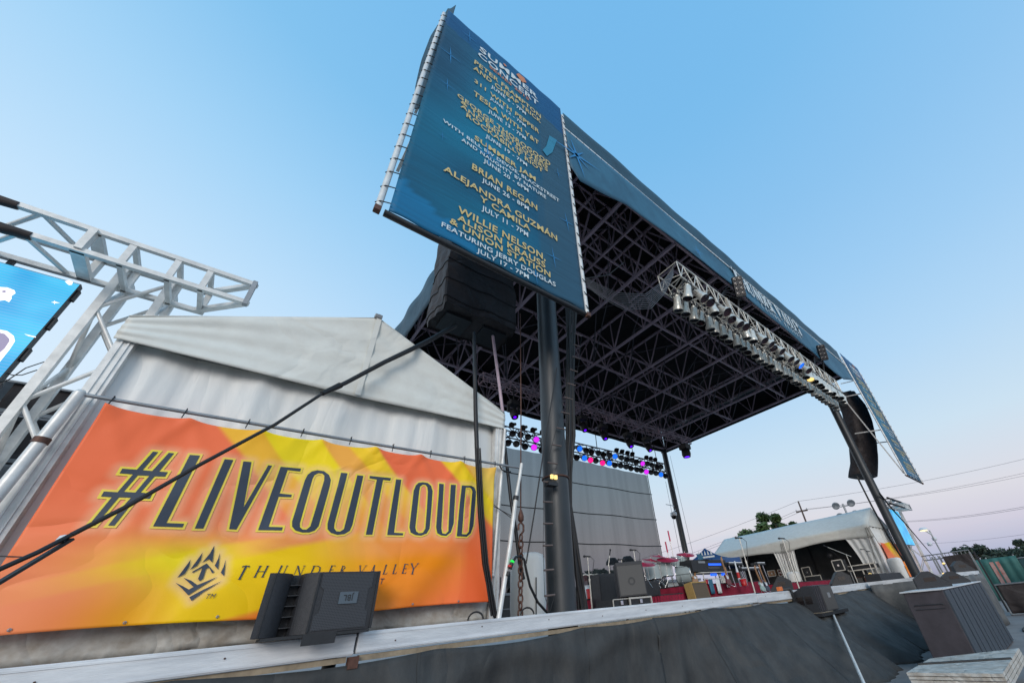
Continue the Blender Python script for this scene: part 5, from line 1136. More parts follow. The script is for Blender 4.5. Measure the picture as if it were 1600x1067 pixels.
mb = MB(); mb.lathe((x, 9.6, DK+.35), [(.06,0),(.06,.5),(.03,.75),(.03,.95),(0,.95)], 12); mb.build('glass', 'whitepl', t); mb = MB(); mb.lathe((x, 9.6, DK+.65), [(.066,0),(.066,.22)], 12); mb.build('label_band', 'cup', t)
# drum kit
D0 = DK+RH+.03
kit = thing('drum_kit', 'pale blue drum kit with cymbals tinted by magenta light on the red riser', 'drum kit', (15, 10.8, D0))
def drum(name, c, r, l, ax, m='drum'):
    mb = MB(); mb.lathe(c, [(r*.99,0),(r,.01),(r,l)], 24, ax); s4 = mb.build(name, m, kit); mb = MB(); ax = V(ax).normalized(); c2 = V(c)
    mb.lathe(c2+ax*l, [(r*1.0,0),(r*.99,.005),(0,.008)], 24, ax); mb.build('drum_head', 'head', s4)
    mb = MB()
    for h in (0, l): mb.lathe(c2+ax*h, [(r+.004,-.015),(r+.018,-.012),(r+.018,.012),(r+.0,.015)], 24, ax)
    for k in range(8):
        a = k*math.pi/4; u = V((1,0,0)) if abs(ax.x) < .9 else V((0,1,0)); p = ax.cross(u).normalized(); q_ = ax.cross(p); o = (p*math.cos(a)+q_*math.sin(a))*(r+.02); mb.tube([c2+o, c2+o+ax*l], .008, 4)
    mb.build('hoops', 'chrome', s4)
bx_ = oY(1090, 905, 10.1).x
drum('bass_drum', (bx_-.32, 10.75, D0+.40), .36, .6, (.38, -1, 0))
mb = MB(); c = V((bx_-.32, 10.75, D0+.40))+V((.38,-1,0)).normalized()*.612; mb.lathe(c+V((.14,0,-.1)), [(.08,0),(0,.002)], 16, (.38,-1,0)); mb.box(c+V((-.12,-.0,.18)), c+V((.03,.004,.22))); mb.build('bass_port', 'blacklens', kit)
for sgn in (-1, 1): mb = MB(); mb.tube([(bx_-.3+sgn*.3, 10.45, D0+.35), (bx_-.25+sgn*.52, 10.25, D0)], .015, 6); mb.build('spur', 'chrome', kit)
drum('floor_tom', (oY(1023,903,10.9).x, 10.9, D0+.32), .3, .5, (0,0,1)); drum('floor_tom', (oY(1042,900,10.6).x, 10.6, D0+.38), .27, .48, (0,0,1))
drum('rack_tom', (oY(1057,884,10.7).x, 10.75, D0+.75), .2, .3, (.1,-.35,1)); drum('rack_tom', (oY(1067,880,10.5).x, 10.6, D0+.82), .18, .26, (.15,-.35,1)); drum('snare_drum', (oY(1041,888,10.9).x, 11.2, D0+.8), .2, .18, (0,-.1,1), 'silver')
def stand(x, y, h, tilt=(.1,-.2,1), r=.25, name='cymbal', top=True):
    mb = MB(); mb.tube([(x, y, D0+.25), (x, y, h)], .013, 6)
    for k in range(3):
        a = k*2.09+.4; mb.tube([(x, y, D0+.42), (x+.3*math.cos(a), y+.3*math.sin(a), D0)], .011, 5); mb.tube([(x, y, D0+.22), (x+.16*math.cos(a), y+.16*math.sin(a), D0+.2)], .008, 4)
    s5 = mb.build('cymbal_stand', 'chrome', kit)
    if top: mb = MB(); mb.lathe((x, y, h), [(r,-.03),(r*.6,-.005),(.06,.012),(.045,.03),(0,.04)], 24, tilt); mb.lathe((x, y, h), [(r,-.03),(r*.5,-.01),(0,.0)], 24, tilt); mb.build('cymbal', 'cymbal', s5); mb = MB(); mb.tube([(x, y, h+.03), (x, y, h+.1)], .012, 6); mb.build('wing_nut', 'chrome', s5)
for px_, py_, Y, r in ((1005,880,10.5,.38),(1017,874,11.0,.3),(1030,868.5,10.8,.33),(1043,873,10.4,.36),(1026,880,11.3,.22),(1070,865,10.6,.3),(1076,866.5,10.3,.2)):
    q = oY(px_, py_, Y); stand(q.x, Y, q.z, (random.uniform(-.25,.05), -.28, 1), r*1.2)
for px_, py_, Y in ((1044,829,11.6),(1040,846,11.8)):
    q = oY(px_, py_, Y); mb = MB(); mb.tube([(q.x+.0, Y, D0), (q.x, Y, q.z)], .02, 6); mb.build('tall_boom_stand', 'chrome', kit); mb = MB(); mb.tube([(q.x, Y, q.z-.45), (q.x-.02, Y, q.z)], .035, 6); mb.build('overhead_microphone', 'cymbal', kit)
mb = MB(); mb.lathe((oY(1012,905,11.4).x, 11.5, D0+.5), [(0,0),(.17,.0),(.18,.06),(0,.09)], 16); mb.tube([(oY(1012,905,11.4).x, 11.5, D0), (oY(1012,905,11.4).x, 11.5, D0+.5)], .03, 8); mb.build('stool', 'black', kit)
# drummer, seated, seen between cymbals
def skinned(name, chain, links, m, parent, lv=2):
    me = bpy.data.meshes.new('t'); me.from_pydata([c[0] for c in chain], links, []); o = bpy.data.objects.new('t', me); C.objects.link(o)
    md = o.modifiers.new('s', 'SKIN'); o.modifiers.new('u', 'SUBSURF').levels = lv
    for i, c in enumerate(chain): v = me.skin_vertices[0].data[i]; v.radius = (c[1], c[2] if len(c) > 2 else c[1]); v.use_root = (i == 0)
    dg = bpy.context.evaluated_depsgraph_get(); m2 = bpy.data.meshes.new_from_object(o.evaluated_get(dg)); bpy.data.objects.remove(o)
    q = MB(); q.add([v.co[:] for v in m2.vertices], [tuple(p.vertices) for p in m2.polygons], True); return q.build(name, m, parent)
hx = oY(1011, 883, 11.5); X_, Y_, Z_ = hx.x, 11.5, hx.z; sc2 = .9; hipz = Z_-.72
per = thing('person', 'bald person in a black short-sleeved shirt sitting behind the drum kit', 'person', (X_, Y_, D0))
A = lambda dx, dy, dz: (X_+dx, Y_+dy, Z_+dz)
skinned('body', [(A(0,.02,-.72),.16),(A(0,0,-.45),.15,.12),(A(0,-.01,-.25),.17,.11),(A(0,-.01,-.14),.06),(A(0,-.02,-.08),.06),(A(0,-.03,.0),.085,.09),(A(0,-.03,.09),.075,.08),
 (A(.18,-.02,-.2),.055),(A(.27,-.12,-.42),.045),(A(.15,-.34,-.45),.034),(A(.12,-.42,-.44),.032),(A(-.18,-.02,-.2),.055),(A(-.28,-.1,-.42),.045),(A(-.2,-.32,-.5),.034),(A(-.17,-.4,-.5),.032),
 (A(.12,-.05,-.74),.085),(A(.2,-.45,-.78),.07),(A(.2,-.42,-1.2),.045),(A(-.12,-.05,-.74),.085),(A(-.24,-.42,-.78),.07),(A(-.24,-.4,-1.2),.045),
 (A(.10,-.47,-.45),.012),(A(.085,-.52,-.46),.009),(A(.125,-.48,-.45),.012),(A(.12,-.53,-.46),.009),(A(.145,-.47,-.45),.011),(A(.15,-.51,-.46),.008)],
 [(0,1),(1,2),(2,3),(3,4),(4,5),(5,6),(2,7),(7,8),(8,9),(9,10),(2,11),(11,12),(12,13),(13,14),(0,15),(15,16),(16,17),(0,18),(18,19),(19,20),(10,21),(21,22),(10,23),(23,24),(10,25),(25,26)], 'skin', per)
skinned('shirt', [(A(0,.02,-.70),.175),(A(0,0,-.45),.165,.135),(A(0,-.01,-.25),.185,.125),(A(0,-.01,-.17),.08),(A(.18,-.02,-.2),.075),(A(.245,-.09,-.36),.062),(A(-.18,-.02,-.2),.075),(A(-.255,-.08,-.36),.062)], [(0,1),(1,2),(2,3),(2,4),(4,5),(2,6),(6,7)], 'shirt', per)
skinned('trousers', [(A(0,.02,-.74),.165),(A(.12,-.05,-.75),.1),(A(.2,-.45,-.79),.082),(A(.2,-.42,-1.15),.06),(A(-.12,-.05,-.75),.1),(A(-.24,-.42,-.79),.082),(A(-.24,-.4,-1.15),.06)], [(0,1),(1,2),(2,3),(0,4),(4,5),(5,6)], 'shirt', per)
mb = MB(); mb.lathe(A(0,-.115,.02), [(.018,0),(.008,.03),(0,.035)], 8, (0,-1,-.2))
for s3 in (-1, 1): mb.lathe(A(s3*.085,-.02,.02), [(.0,0),(.025,.006),(.018,.018),(0,.02)], 8, (s3,0,0))
mb.build('ears_and_nose', 'skin', per)
mb = MB()
for s3 in (-1, 1): mb.lathe(A(s3*.032,-.108,.045), [(.011,0),(0,.008)], 8, (0,-1,0))
mb.box(A(-.025,-.114,-.035), A(.025,-.110,-.028)); mb.build('eyes_and_mouth', 'black', per)
# keyboards
KZ = DK+.35
def kb(label, px_, py_, Y, w_, m='black', rz=0, d_=.32):
    q = oY(px_, py_, Y); t = thing('keyboard', label, 'keyboard', (q.x, Y, KZ)); z = q.z
    mb = MB(); mb.bbox((q.x-w_/2, Y-.02, z-.06), (q.x+w_/2, Y+d_, z+.05), .01); mb.build('case', m, t)
    mb = MB(); mb.box((q.x-w_/2+.06, Y-.03, z+.02), (q.x+w_/2-.06, Y+.14, z+.058)); kk = mb.build('keys', 'whitepl', t)
    mb = MB()
    for k in range(int(w_/.045)):
        if k % 7 not in (2, 6): x = q.x-w_/2+.09+k*.045; mb.box((x, Y+.03, z+.059), (x+.018, Y+.14, z+.068))
    mb.build('black_keys', 'black', kk)
    for s3 in (-1, 1):
        mb = MB(); mb.bar((q.x+s3*w_*.36, Y+.1, z-.06), (q.x+s3*w_*.36+.12, Y+.1, KZ), .035); mb.build('stand_leg', 'chrome', t)
    return t, q
kb('white-keyed keyboard on the highest stand beside the laptop', 1149, 880, 9.8, 1.2)
kb('wide keyboard at the right of the keyboard riser, behind the tall microphone', 1173, 888, 9.6, 1.7)
kb('small keyboard on a stand nearest the green guitar', 1189, 880, 9.7, .8)
# equipment table with rack and blue leds
xa_, xb_ = oY(1093, 893, 9.9).x, oY(1141, 888, 9.9).x
tab = thing('equipment_table', 'black-topped table with thin pale legs crowded with effects gear', 'table', ((xa_+xb_)/2, 10.1, D0)); zt_ = oY(1115, 893, 9.9).z
mb = MB(); mb.bbox((xa_, 9.85, zt_-.04), (xb_, 10.5, zt_), .008); mb.build('table_top', 'silver', tab)
for x in (xa_+.2, xb_-.5):
    for y in (9.9, 10.4): mb = MB(); mb.tube([(x, y, zt_-.04), (x+.04, y, DK+.35)], .022, 6); mb.build('leg', 'silver', tab)
mb = MB(); mb.bar((xa_+.25, 9.9, zt_-.25), (xb_-.3, 9.9, zt_-.25), .03); mb.build('crossbar', 'silver', tab)
rk = thing('effects_rack', 'black effects rack with rows of blue lights on the table', 'rack', ((xa_+xb_)/2, 10.1, zt_)); za_ = zt_+.03; zb2 = oY(1105, 874, 9.9).z
mb = MB(); mb.box((xa_-.35, 9.95, za_), (xb_-.15, 10.6, zb2)); mb.build('case', 'black', rk)
for f, w0, w1, m_ in ((.60,.35,.75,'g_led'),(.30,.32,.68,'greycab'),(.80,.05,.25,'galv')):
    z = za_+(zb2-za_)*f; mb = MB(); mb.box((xa_+(xb_-xa_)*w0, 9.93, z-.04), (xa_+(xb_-xa_)*w1, 9.949, z+.035)); mb.build('panel' if m_ != 'g_led' else 'led_row', m_, rk)
for k in range(2):
    mb = MB(); x = xa_+(xb_-xa_)*(.35+.35*k); mb.bbox((x, 9.9, zt_-.14), (x+.38, 9.98, zt_-.06), .01); mb.build('under_light', 'g_led', tab)
lp = thing('laptop', 'open laptop with blue-lit screen on top of the effects rack', 'laptop', (oY(1101,874,10).x, 10, zb2)); x = lp.location.x
mb = MB(); mb.box((x-.2, 9.9, zb2), (x+.2, 10.15, zb2+.02)); mb.build('base', 'black', lp); mb = MB(); mb.add([(x-.2,10.15,zb2+.02),(x+.2,10.15,zb2+.02),(x+.2,10.22,zb2+.26),(x-.2,10.22,zb2+.26)], [(0,1,2,3)]); mb.build('screen', 'bluecloth', lp)
# towels hanging under the table
for i, (px_, lab) in enumerate(((1108, 'blue towel hanging under the equipment table'), (1119, 'white towel hanging under the equipment table'))):
    x = oY(px_, 902, 9.9).x; t = thing('towel', lab, 'towel', (x, 9.87, zt_-.3)); mb = MB(); mb.grid(lambda u, v: (x-.15+.3*u, 9.86+.02*math.sin(u*14), zt_-.27-.5*v), 14, 4); mb.build('cloth', ('bluecloth','whitepl')[i], t, thick=.01)
# guitars
def guitar(label, px_, py_, Y, m, lean=.12, sc=1.0, z0=None):
    q = oY(px_, py_, Y); z0 = z0 or KZ; x = q.x; t = thing('guitar', label, 'guitar', (x, Y, z0)); H_ = q.z-z0
    ax = lambda f, dx: (x-lean*(f-1)*-1*0+lean*(f)+dx, Y+.1*f, z0+.08+H_*.93*f)
    body = [(-.10,.0),(-.16,.06),(-.15,.16),(-.105,.24),(-.14,.32),(-.15,.40),(-.09,.44),(-.035,.38),(.035,.38),(.08,.43),(.13,.38),(.12,.30),(.10,.24),(.15,.15),(.15,.06),(.09,.0)]
    mb = MB(); pts = [ax(b/1.05*1.0*.9, a*1.1) for a, b in body]; mb.prism(pts, (0,.05,0)); mb.build('body', m, t)
    mb = MB(); mb.prism([(p[0]*.0+x+lean*.2+(p[0]-x-lean*.2)*.5, p[1]-.006, p[2]) for p in pts[3:13]], (0,.004,0)); mb.build('pickguard', 'whitepl', t)
    mb = MB(); mb.bar(ax(.33,0), ax(.88,0), .055, .025); mb.build('neck', 'wood', t)
    a = V(ax(.88,0)); mb = MB(); mb.prism([a+V((-.03,-.01,0)), a+V((.03,-.01,0)), a+V((.07,-.01,.08)), a+V((.05,-.01,.19)), a+V((-.01,-.01,.17)), a+V((-.05,-.01,.05))], (0,.025,0)); mb.build('headstock', 'wood', t)
    mb = MB(); mb.tube([(x+.02, Y+.15, z0), (x+.04+lean*.5, Y+.12, z0+H_*.5)], .015, 6); mb.tube([(x-.12, Y-.08, z0), (x, Y+.12, z0+.12), (x+.16, Y-.08, z0)], .012, 6); mb.build('stand', 'chrome', t)
guitar('dark red electric guitar on a stand in front of the effects rack', 1130, 872, 9.45, 'bodyred', -.0)
guitar('second dark red guitar standing close behind the first one', 1136, 892, 9.7, 'bodyred', .05)
guitar('pale mint electric guitar at the stage edge beside the first floor wedge', 1184, 887, 8.4, 'mint', -.05, z0=DK)
guitar('guitar with pale neck behind the mint guitar', 1190, 884, 9.0, 'navy', -.05, z0=DK)
guitar('bass guitar leaning at the right of the bass drum', 1082, 884, 10.0, 'wood', .25, z0=D0)
# floor wedges on the deck
def wedge(label, px_, py_, Y, w_, h_, rz, d_=.62, m='cab', g='cab', z0=None, X=None, name='floor_monitor'):
    x = X if X is not None else oY(px_, py_, Y).x
    return speaker_box(name, label, 'floor monitor', (x, Y, DK if z0 is None else z0), w_, d_, h_, rz, 0, m, g, wedge=True)
wedge('dark floor wedge at the stage edge, left one, beside the mint guitar', 1218, 908, 7.3, .75, .46, math.radians(205), .75)
wedge('dark floor wedge at the stage edge in front of the far tent opening', 1310, 903, 7.1, .85, .52, math.radians(208), .8)
t = thing('floor_monitor', 'low black wedge lying flat near the right front pillar', 'floor monitor', (24.8, 6.3, DK))
xa_, xb_ = oY(1372,903,6.2).x, oY(1411,903,6.2).x
mb = MB(); mb.prism([(xa_, 6.1, DK), (xa_, 6.7, DK), (xa_, 6.7, DK+.34), (xa_, 6.1, DK+.30)], (xb_-xa_-.5, 0, 0)); mb.prism([(xb_-.5, 6.1, DK), (xb_-.5, 6.7, DK), (xb_-.5, 6.7, DK+.34), (xb_-.5, 6.1, DK+.30)], (.02,0,0)); mb.build('cabinet', 'cab', t); mb = MB(); mb.prism([(xb_-.48, 6.1, DK), (xb_, 6.1, DK), (xb_-.48, 6.1, DK+.30)], (0,.6,0)); mb.build('sloped_side', 'black', t)
# flight cases and gear inside the far tent
def fcase(label, pa_, pb_, X, depth=.7, m='black', open_=False):
    a, b = oX(*pa_, X), oX(*pb_, X); y0, y1 = sorted((a.y, b.y)); z0, z1 = max(DK, min(a.z, b.z)), max(a.z, b.z)
    t = thing('flight_case', label, 'flight case', (X, (y0+y1)/2, z0)); mb = MB(); mb.box((X, y0, z0), (X+depth, y1, z1)); mb.build('body', m, t); mb = MB()
    for z in (z0, z1): mb.bar((X-.01, y0, z), (X-.01, y1, z), .05)
    for y in (y0, y1): mb.bar((X-.012, y, z0), (X-.012, y, z1), .05)
    mb.build('edging', 'silver', t); mb = MB(); mb.bbox((X-.03, (y0+y1)/2-.06, (z0+z1)/2-.06), (X-.0, (y0+y1)/2+.06, (z0+z1)/2+.06), .01); mb.build('latch', 'chrome', t)
    return t
fcase('square open flight case with silver frame standing inside the far tent', (1299,876), (1321,890), 31.5)
fcase('stacked black flight case beside the middle curtain inside the tent', (1252,887), (1270,901), 34.6)
fcase('larger black flight case on the tent floor near the middle curtain', (1257,901), (1288,915), 34.2)
fcase('brown wooden crate at the left end of the far tent', (1199,892), (1213,899), 35.2, m='wood')
fcase('reddish brown crate beside the wooden crate in the tent', (1215,890), (1223,899), 35.2, m='bodyred')
a, b = oX(1323,885,32.5), oX(1367,880,32.5)
t = thing('gear_table', 'long low silver-edged equipment table inside the far tent opening', 'table', (32.5, (a.y+b.y)/2, DK))
mb = MB()
for z in (a.z, a.z-.28): mb.bar((32.5, a.y, z), (32.5, b.y, z), .06)
for y in (a.y, b.y): mb.bar((32.5, y, a.z), (32.5, y, a.z-.28), .06)
mb.build('silver_frame', 'silver', t)
for k in range(3): mb = MB(); y = a.y+(b.y-a.y)*(.05+.45*k); mb.bar((32.5, y, a.z-.28), (32.5, y, DK), .06); mb.build('leg', 'silver' if k == 1 else 'galv', t)
mb = MB(); mb.box((32.55, min(a.y,b.y), a.z-.26), (33.2, max(a.y,b.y), a.z-.02)); mb.build('drawer_box', 'black', t)
random.seed(3)
for k in range(9):
    y = a.y+(b.y-a.y)*random.random(); z = DK; hh = random.uniform(.15,.5); t = thing('gear_case', 'small dark piece of stage gear under the silver table, %s of the clutter' % ORD[k], 'stage gear', (32.8+.1*k, y, z), 'small stage gear under the silver-edged table')
    mb = MB(); mb.bbox((32.7+.05*k, y-.15, z), (33.0+.05*k, y+.15, z+hh), .02); mb.build('case', random.choice(('black','greycab','rust')), t); mb = MB(); mb.tube([(32.75+.05*k, y-.1, z+hh), (32.8, y, z+hh+.1), (32.8, y+.12, z+hh)], .015, 5); mb.build('handle', random.choice(('silver','g_warm','black')), t)
for i, (px_, py_) in enumerate(((1297,868),(1352,855),(1344,862))):
    q = oX(px_, py_, 34.5); t = thing('pedestal_fan', 'dark round fan on a pole inside the tent, %s from the left' % ORD[(0,2,1)[i]], 'fan', (q.x, q.y, DK))
    mb = MB(); mb.tube([(q.x, q.y, DK), q], .03, 6); mb.build('pole', 'black', t); mb = MB(); mb.lathe(q, [(0,.1),(.2,.08),(.32 if i else .18,0),(.2,-.08),(0,-.1)], 14, (1,.3,0)); mb.build('head', 'black', t)

# ------------------------------------------------------------------ speaker perched in front of the stage
c1 = oX(1284,957,11.4); 
t = thing('loudspeaker', 'black loudspeaker perched on a small shelf sticking out from the stage front', 'loudspeaker', (12.2, 5.0, DK-.45)); Yp = 4.95
F = lambda x, y: oY(x, y, Yp)
TL, TRr, BR, BL = F(1268,914), F(1291,914), F(1307,951), F(1284,957)
zl = (BR.z+BL.z)/2; zh = (TL.z+TRr.z)/2; x0 = (TL.x+BL.x)/2; x1 = (TRr.x+BR.x)/2+.25
side = [oX(1267,914.5,x0), oX(1284,957,x0), oX(1239,957,x0), oX(1234,930,x0)]
ys_ = [p.y for p in side]; 
prof = [(Yp, zl), (max(ys_), zl), (max(ys_), zl+.42), (Yp+.25, zh+.02), (Yp, zh)]
mb = MB(); mb.prism([(x0, y, z) for y, z in prof], (x1-x0, 0, 0)); mb.build('cabinet', 'cab', t)
mb = MB(); mb.box((x0+(x1-x0)*.35, Yp-.01, zl+.02), (x1-.04, Yp+.001, zh-.02)); mb.build('grille', 'greycab', t)
for k in range(3): mb = MB(); xx = x0+(x1-x0)*(.06+.11*k); mb.box((xx, Yp-.014, zl), (xx+.02, Yp-.001, zh)); mb.build('front_rib', 'cab2', t)
mb = MB(); mb.box((x0+(x1-x0)*.62, Yp-.016, zl+.3), (x0+(x1-x0)*.76, Yp-.0105, zl+.42)); mb.build('badge', 'galv', t)
mb = MB(); ym = (Yp+max(ys_))/2; mb.add([(x0-.004, ym-.25, zl+.2), (x0-.004, ym+.15, zl+.2), (x0-.004, ym+.15, zl+.38), (x0-.004, ym-.25, zl+.38)], [(0,1,2,3)]); mb.build('handle', 'blacklens', t); mb = MB(); mb.box((x0-.02, ym-.07, zl+.18), (x0-.005, ym-.03, zl+.4)); mb.build('handle_bar', 'cab', t)
shf = thing('speaker_shelf', 'black shelf with orange strap and long aluminium leg under the perched loudspeaker', 'shelf', ((x0+x1)/2, 5.2, 0))
mb = MB(); mb.box((x0-.1, Yp-.05, zl-.09), (x1+.5, max(ys_)+.05, zl-.01)); mb.build('board', 'black', shf); mb = MB(); mb.box((x0-.05, Yp-.06, zl-.012), (x0+(x1-x0)*.5, max(ys_), zl-.002)); mb.build('plywood_top', 'ply', shf)
mb = MB(); mb.tube([(x0+.05, max(ys_), zl-.05), (x0-.1, YB-.12, DK-.1), (x0-.15, YB-.1, DK+.03), (x0-.3, YB+.1, DK+.03)], .045, 8); mb.build('bracket_arm', 'black', shf)
mb = MB(); mb.bbox((x0-.62, YB-.05, DK+.0), (x0-.45, YB+.05, DK+.1), .01); mb.build('orange_block', 'tie', shf)
la_, lb2 = oY(1302,960,Yp), oY(1352,1072,3.15); mb = MB(); mb.tube([la_, la_+(lb2-la_)*1.35], .028, 10); mb.build('leg', 'alu', shf)
mb = MB(); mb.tube([oY(1310,958,Yp), oY(1345,988,5.3), oY(1362,1003,5.45)], .02, 7); mb.build('strut', 'black', shf)
# ------------------------------------------------------------------ row of subs, right foreground
SX0, SY0, SY1, SZ = 12.0, 2.17, 2.9, 1.455
subs = []
bounds = [12.0, 13.05, 14.1, 15.15, 16.2, 17.4]
for k in range(5):
    a, b = bounds[k]+.01, bounds[k+1]-.01; h = SZ
    t = thing('subwoofer', 'tall dark subwoofer in the ground row at right, %s from the left' % ORD[k], 'loudspeaker', ((a+b)/2, 2.5, 0), 'row of tall subwoofers on the ground')
    mb = MB(); mb.bbox((a, SY0+.0, .0), (b, SY1, h), .015); mb.build('cabinet', 'cab2', t)
    mb = MB(); mb.box((a+.03, SY0-.03, .04), (a+.43*(b-a)+.1, SY0+.0, h-.02)); mb.box((b-.36*(b-a), SY0-.03, .04), (b-.03, SY0+.0, h-.02)); mb.build('grille', 'bluegrey', t) if 'bluegrey' in MT else mb.build('grille', MT.setdefault('bluegrey', mat('blue_grey_cabinet_front', (.045,.06,.08), .5, noise=.2, nscale=4)), t)
    if k == 0:
        mb = MB(); mb.tube([(a-.004, SY0+.1, h-.27), (a-.004, SY0+.12, h-.25), (a-.004, SY1-.12, h-.25), (a-.004, SY1-.1, h-.27)], .012, 6); mb.tube([(a-.004, SY0+.1, h-.33), (a-.004, SY1-.1, h-.33)], .008, 6); mb.build('pressed_groove', 'cab', t)
tp2 = thing('sub_top_board', 'thin pale board laid along the tops of the subwoofer row', 'board', (14.7, 2.5, SZ))
mb = MB(); mb.box((11.97, SY0-.03, SZ), (17.45, SY1+.05, SZ+.025)); mb.build('board', 'deckalu', tp2)
def wedge2(label, X, Y, z0, w_, h_, rz, d_): return speaker_box('floor_monitor', label, 'floor monitor', (X, Y, z0), w_, d_, h_, rz, 0, 'cab', 'greycab', wedge=True)
wedge2('black wedge monitor on the subwoofer row nearest the camera', 13.7, 2.6, SZ+.025, .6, .36, math.radians(15), .68)
wedge2('black wedge monitor further along the top of the subwoofer row', 16.9, 2.62, SZ+.025, .5, .32, math.radians(15), .6)
# pale folding panels in front
pn = thing('panel_stack', 'stack of pale folded panels on metal legs in front of the subwoofers', 'panel stack', (10, 1.9, 0))
A4 = [oZ(1415,1050,.42), oZ(1448,1028,.42), oZ(1562,1030,.42), oZ(1550,1062,.42)]
A4 = [oZ(1416,1050,.45), oZ(1453,1028,.45), oZ(1592,1012,.45), oZ(1566,1052,.45)]
for k in range(4):
    mb = MB(); mb.prism([p+V((.02*k,0,-.05*k)) for p in A4], (0,0,-.04)); mb.build('panel', 'dirtyvinyl', pn)
for p in A4: mb = MB(); mb.tube([p+V((0,0,-.2)), V((p.x, p.y, 0))], .02, 6); mb.build('leg', 'galv', pn)
mb = MB(); mb.tube([A4[0].lerp(A4[1],.5)+V((0,.01,.01)), A4[3].lerp(A4[2],.5)+V((0,0,.01))], .02, 6); mb.build('strap', 'rubber', pn)

# ------------------------------------------------------------------ thrust platform, screen, fences at right
th = thing('side_platform', 'raised side platform with grey draped face beyond the subwoofers', 'platform', (21, 4, 0))
mb = MB(); mb.box((18.5, 2.75, DK-.12), (23.3, 5.4, DK-.0)); mb.build('deck', 'deckalu', th)
gc = MT['greycloth'] = mat('grey_drape_cloth', (.16,.16,.155), .6, noise=.6, nscale=1.6, bump=.5, bscale=3, col2=(.05,.055,.06))
mb = MB(); mb.grid(lambda u, v: (18.5+4.8*u, 2.74-.05*math.sin(u*14+2*v)-.04*v, (DK-.1)*(1-v)), 60, 8); mb.grid(lambda u, v: (18.48-.03*math.sin(u*14), 2.74+2.6*u, (DK-.1)*(1-v)), 30, 6); mb.build('drape', 'greycloth', th, thick=.01)
def wedgeX(label, X, Y): return speaker_box('floor_monitor', label, 'floor monitor', (X, Y, DK), .6, .6, .4, math.radians(20), 0, 'cab', 'greycab', wedge=True)
wedgeX('black wedge monitor on the far side platform under the dark screen', 22.6, 3.1)
bs = thing('dark_screen', 'dark blank screen panel standing behind the side platform', 'screen', (29, 4, DK))
a, b = oX(1472,869,29), oX(1513,864,29); c, d = oX(1488,897,29), oX(1529,890,29)
mb = MB(); mb.box((29, b.y, min(c.z,d.z)-.1), (29.1, a.y, (a.z+b.z)/2)); mb.build('panel', 'pacloth', bs)
fr = thing('handrail_frame', 'aluminium truss frame standing over the dark screen panel', 'frame', (29, 4, 0))
a, b = oX(1440,868.5,29.3), oX(1513,859,29.3)
for dz in (0, .22): mb = MB(); mb.tube([(29.3, a.y, (a.z+b.z)/2-dz), (29.3, b.y, (a.z+b.z)/2-dz)], .03, 6); mb.build('rail', 'galv', fr)
for k in range(13): mb = MB(); y = a.y+(b.y-a.y)*k/12; mb.tube([(29.3, y, (a.z+b.z)/2), (29.3, y, (a.z+b.z)/2-.22)], .015, 4); mb.build('rail_post', 'galv', fr)
for px_ in (1455, 1459, 1467, 1518, 1525): mb = MB(); y = oX(px_, 868, 29.2).y; mb.bar((29.2, y, 0), (29.2, y, (a.z+b.z)/2-.1), .07); mb.build('upright', 'galv' if px_ != 1525 else 'black', fr)
for i, (px_, py_) in enumerate(((1475,881),(1475,897),(1481,896))):
    q = oX(px_, py_, 28.8); t = thing('warning_light', 'small orange light on the frame left of the dark screen, %s one' % ('upper', 'lower left', 'lower right')[i], 'light', q); mb = MB(); mb.lathe(q, [(.06,0),(.06,.06),(0,.08)], 10); mb.build('lens', 'g_warm', t); mb = MB(); mb.lathe(q, [(.07,-.03),(.07,0)], 10); mb.build('base', 'black', t)
FXX = 40.0
gf = thing('windscreen_fence', 'green mesh covered fence with a printed poster strip', 'fence', (FXX, 2, 0))
mb = MB(); mb.grid(lambda u, v: (FXX+.04*math.sin(u*40), 5.4-2.9*u, 2.42*v), 40, 6); mb.build('mesh', 'green', gf, thick=.02)
mb = MB(); mb.grid(lambda u, v: (FXX-.05, 3.95-.5*u, .5+1.7*v), 4, 8); mb.build('poster', 'poster', gf)
for k in range(3): mb = MB(); mb.tube([(FXX+.1, 5.4-1.4*k, 0), (FXX+.1, 5.4-1.4*k, 2.5)], .04, 6); mb.build('post', 'galv', gf)
g2 = thing('windscreen_fence', 'darker green ribbed fence section at the right picture edge', 'fence', (38, 0, 0))
MT['ribgreen'] = mat('ribbed_green_panel', (.015,.07,.085), .5, noise=.4, nscale=2)
mb = MB(); mb.box((38.0, -3.5, 0), (38.08, 2.35, 2.2)); mb.build('mesh', 'ribgreen', g2)
for k in range(40): pass
mb = MB(); mb.tube([(37.95, -3.5, 2.22), (37.95, 2.35, 2.22)], .03, 6); mb.build('top_rail', 'galv', g2)
mb = MB(); mb.grid(lambda u, v: (37.93, 2.4-.9*u, .45+.75*v), 6, 6); mb.build('poster', 'poster', g2)
bf = thing('crowd_barrier', 'crowd barrier draped in black cloth with bare metal edge', 'barrier', (27, 1, 0))
mb = MB(); mb.grid(lambda u, v: (26.8+.05*math.sin(u*50)*(1-v)-.03*v, 2.86-6*u, .05+1.1*v), 80, 8); mb.build('drape', 'pacloth', bf, thick=.02)
mb = MB(); mb.tube([(26.75, 2.9, 0), (26.72, 2.9, 1.16), (26.72, -3, 1.18)], .03, 8); mb.tube([(26.7, 2.9, .04), (26.7, -3, .04)], .03, 8); mb.build('frame', 'galv', bf)
